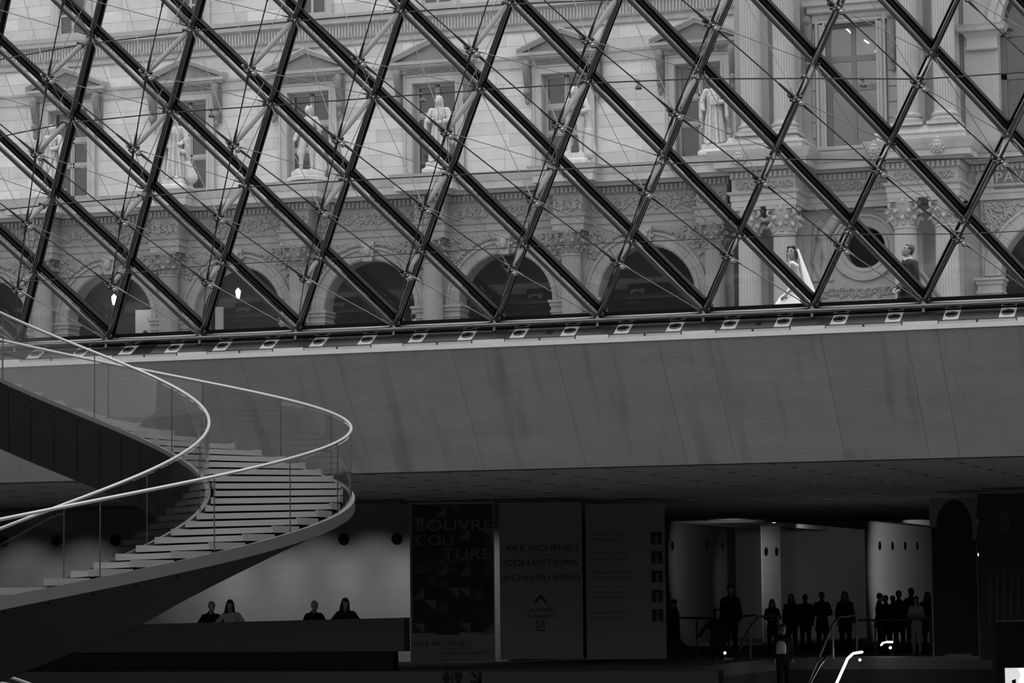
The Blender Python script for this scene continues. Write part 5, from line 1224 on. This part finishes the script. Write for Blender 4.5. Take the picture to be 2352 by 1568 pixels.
for px, py, Y, pose, hair, top, coat, lb, rz, bt in crowd:
    p = at(px, py, Y); H = p[2]-FZ
    person('person', lb, (p[0], p[1], FZ), rz, pose, top, bt, hair, 'hair', 'skind', H=H/1.765*1.75, coat=coat, vox=.022, lo=True)
# two riders on the left escalator and one between the rails
for px, py, Y, lb, pose, hair in ((1645, 1396, 21.5, 'man stepping off the left escalator with one arm out', dict(arms=[((-.4, -.1, 1.2), (-.55, -.25, 1.0)), ((.25, 0, 1.14), (.24, -.1, .9))]), 'short'),
                               (1797, 1432, 19.5, 'visitor riding up the escalator with a pale bag', stand, 'bun')):
    p = at(px, py, Y); person('person', lb, (p[0], p[1], p[2]-1.72), YAW+.2, pose, 'cloth', 'cloth', hair, H=1.70, vox=.022, lo=True)
p = at(1794, 1484, 19.2); t = thing('bag', (p[0], p[1], p[2]-.2), 'pale handbag carried by the visitor on the escalator', 'bag')
obj('bag_body', blob(MB().ell(p, (.13, .07, .15), 14, 10).box(p[0]-.12, p[0]+.12, p[1]-.05, p[1]+.05, p[2]-.18, p[2]), .02, 3, 'bag_body'), 'plate', t)
obj('bag_strap', MB().tube([p+V3(-.09, 0, .1), p+V3(-.05, 0, .26), p+V3(0, 0, .32), p+V3(.05, 0, .26), p+V3(.09, 0, .1)], .01, 6), 'black', t, 0)
# two heads showing over the foot of the glass, out on the plaza
for px, py, Y, lb, tp in ((950, 717, 3.2, 'dark haired person with a white collar, only the head above the glass foot', 'shirt'), (334, 757, 3.6, 'dark head just showing above the glass foot at the left', 'cloth')):
    p = at(px, py, Y); person('person', lb, (p[0], p[1], GZ), YAW+PI*.9, stand, tp, 'cloth', 'short', 'hair', 'skin', H=(p[2]-GZ)/1.765*1.75, vox=.02, lo=True)

# ------------------------------------------------------------------ the groom
def facing_left(): return YAW-PI/2+.4
gp = at(2083, 557, 1.7); H = gp[2]-GZ
gpose = dict(arms=[((-.22, .06, 1.13), (-.07, -.19, .99)), ((.22, .04, 1.12), (.1, -.2, .96))], head=(-.1, .32), lean=-.03,
             legs=[((-.1, -.02, .5), (-.1, .02, .08)), ((.1, -.05, .5), (.1, -.02, .08))])
T, hpos, R, k = person('person', 'groom in a black suit gazing up to the left, standing outside the glass', (gp[0], gp[1], GZ), facing_left(), gpose, 'suit', 'suit', 'short', 'hair', 'skin', H=H/1.765*1.75, coat=.22, vox=.012)
sh = V3(0, .03, 1.43)*k
col = MB().lathe([(.066*k, -.03*k), (.07*k, .02*k), (.062*k, .075*k), (.056*k, .075*k), (.06*k, 0)], sh+V3(0, -.012, .02), 24, (0, -.12, 1))
obj('shirt_collar', col, 'shirt', T, .8, world=False)
sf = MB().prism([(-.075*k, 1.44*k), (.075*k, 1.44*k), (0, 1.12*k)], -.145*k, -.10*k); obj('shirt_front', sf, 'shirt', T, world=False)
tie = MB().prism([(-.022*k, 1.45*k), (.022*k, 1.45*k), (.03*k, 1.2*k), (0, 1.14*k), (-.03*k, 1.2*k)], -.16*k, -.145*k).ell((0, -.12*k, 1.45*k), (.026*k, .03*k, .022*k), 8, 6); obj('tie', tie, 'tie', T, world=False)
lap = MB()
for s in (-1, 1): lap.prism([(s*.09*k, 1.46*k), (s*.12*k, 1.38*k), (s*.075*k, 1.3*k), (s*.01*k, 1.1*k), (s*.045*k, 1.36*k)][::s], -.155*k, -.12*k)
obj('lapel', lap, 'suit', T, world=False)
obj('shirt_cuff', MB().tube([V3(.115, -.165, .977)*k, V3(.107, -.185, .967)*k], .034*k, 12), 'shirt', T, .8, world=False)

# ------------------------------------------------------------------ the bride
bp = at(1818, 565, 1.9); Hb = bp[2]-GZ; k = Hb/1.765
bt = thing('person', (bp[0], bp[1], GZ), 'bride in a white gown and veil looking back over her shoulder', 'person', rz=0)
# local frame: x to the right of the picture, -y towards the hall; she walks left and turns her head back
rz = YAW; Rz = np.array([[math.cos(rz), -math.sin(rz), 0], [math.sin(rz), math.cos(rz), 0], [0, 0, 1]])
bt.rotation_euler = (0, 0, rz)
B = lambda x, y, z: V3(x, y, z)*k
body = MB(); hpos = B(.0, -.02, 1.65)
Rh, q = head(body, hpos, -.55, .12, k*.97)
neck = B(.035, .0, 1.48); body.cap(neck, hpos+B(.012, .01, -.06), .047*k, .042*k, 12)
body.cap(B(.0, -.11, 1.44), B(.1, .12, 1.40), .05*k, .05*k, 12); body.ell(B(.03, .0, 1.33), (.105*k, .145*k, .15*k), 14, 10); body.ell(B(.03, 0, 1.12), (.1*k, .12*k, .15*k), 14, 10); body.ell(B(.05, 0, .95), (.13*k, .15*k, .12*k), 14, 10)
sL = B(.015, -.155, 1.43); el = B(.055, -.2, 1.12); wr = B(-.12, -.22, .95)
body.cap(sL, el, .042*k, .036*k, 12); body.cap(el, wr, .034*k, .023*k, 12); hand(body, wr, wr-el, -1, k*.85, .3)
sR = B(.06, .15, 1.385); el2 = B(.0, .22, 1.1); wr2 = B(-.12, .17, .93); body.cap(sR, el2, .042*k, .036*k, 12); body.cap(el2, wr2, .034*k, .023*k, 12); hand(body, wr2, wr2-el2, 1, k*.85, .3)
for s in (-1, 1): body.cap(B(.03, s*.08, .93), B(-.02+.06*s, s*.08, .5), .075*k, .05*k); body.cap(B(-.02+.06*s, s*.08, .5), B(.0+.1*s, s*.08, .1), .05*k, .035*k); body.cap(B(.1*s, s*.08, .05), B(.1*s-.13, s*.08, .03), .035*k, .03*k, 8)
obj('body', blob(body, .0095, 1, 'body'), 'skin', bt, world=False)
bod = MB(); bod.ell(B(.015, 0, 1.27), (.125*k, .15*k, .14*k), 16, 12); bod.ell(B(.04, 0, 1.1), (.112*k, .132*k, .16*k), 16, 12); bod.ell(B(.04, 0, .98), (.15*k, .165*k, .13*k), 16, 12); bod.ell(B(-.07, -.05, 1.28), (.065*k, .075*k, .08*k), 12, 8)
bod.cap(B(-.01, -.145, 1.46), B(.05, -.15, 1.42), .048*k, .045*k, 12); bod.cap(B(.03, .14, 1.40), B(.08, .13, 1.38), .052*k, .05*k, 12); bod.cap(B(-.02, -.14, 1.44), B(-.03, -.05, 1.27), .035*k, .05*k, 10); bod.cap(B(.06, -.13, 1.42), B(.1, -.08, 1.2), .028*k, .04*k, 10)
obj('bodice', blob(bod, .011, 3, 'bodice'), 'white', bt, world=False)
# gown: bell skirt with soft folds and a train
vs = []; nr, na = 26, 120
for i in range(nr+1):
    u = i/nr; z = 1.0*(1-u)+.015*u; r = .13+.50*u**.6
    for j in range(na):
        a = 2*PI*j/na; fold = 1+u*(.055*math.sin(a*9+1.3)+.03*math.sin(a*17+u*2)); tx = .07*u if math.cos(a) > 0 else -.03*u
        vs.append(B(.03-.02*u+(r*fold+tx*abs(math.cos(a)))*math.cos(a)*1.02, (r*fold*.93)*math.sin(a), z))
fs = [(i*na+j, i*na+(j+1) % na, (i+1)*na+(j+1) % na, (i+1)*na+j) for i in range(nr) for j in range(na)]
obj('gown_skirt', MB().add(vs, fs), 'white', bt, 0, world=False)
obj('sash_bow', blob(MB().ell(B(.15, -.06, 1.0), (.05*k, .03*k, .045*k)).ell(B(.16, .03, .99), (.05*k, .03*k, .04*k)).cap(B(.15, -.02, .98), B(.19, -.05, .78), .025*k, .035*k, 8).cap(B(.16, 0, .98), B(.22, .03, .75), .025*k, .035*k, 8), .01, 2, 'sash_bow'), 'white', bt, world=False)
features(bt, q, k*.97, Rh)
hm_ = MB(); qq = lambda *a: hpos+Rh@(B(*a)); e = lambda a, b: hm_.ell(qq(*a), tuple(v*k for v in b), 14, 10, Rh)
e((0, .035, .045), (.086, .088, .085)); e((0, .055, -.01), (.08, .065, .08)); e((-.035, -.03, .09), (.045, .04, .03)); e((.035, -.03, .09), (.045, .04, .03)); e((0, .11, -.05), (.055, .05, .055)); e((-.073, -.005, .02), (.016, .04, .05)); e((.073, -.005, .02), (.016, .04, .05))
for s in (-1, 1):
    pts = [qq(s*(.076+.006*math.sin(i*1.8)), -.015+.008*math.cos(i*1.8), .0-.03*i) for i in range(6)]
    for a_, b_ in zip(pts[:-1], pts[1:]): hm_.cap(a_, b_, .011*k, .010*k, 6)
obj('hair', blob(hm_, .011, 1, 'hair'), 'hair', bt, world=False)
# veil hanging from the back of the head, flaring out behind her
vs = []; nu, nv = 26, 34
for i in range(nu+1):
    u = i/nu; w = .05+.19*u**.85; zc = 1.715-.69*u; xl = .065+.14*u; xr = .12+.235*u
    for j in range(nv+1):
        a = -1.35+2.7*j/nv; fl_ = .035*math.sin(a*12+u*3)*u
        vs.append(B(xl+(xr-xl)*math.cos(a)+fl_, w*math.sin(a)+.01+fl_*.6, zc-.05*u*math.cos(a)+(.02*math.sin(a*14) if i == nu else 0)))
fs = [(i*(nv+1)+j, i*(nv+1)+j+1, (i+1)*(nv+1)+j+1, (i+1)*(nv+1)+j) for i in range(nu) for j in range(nv)]
obj('veil', MB().add(vs, fs), 'veil', bt, 0, world=False)
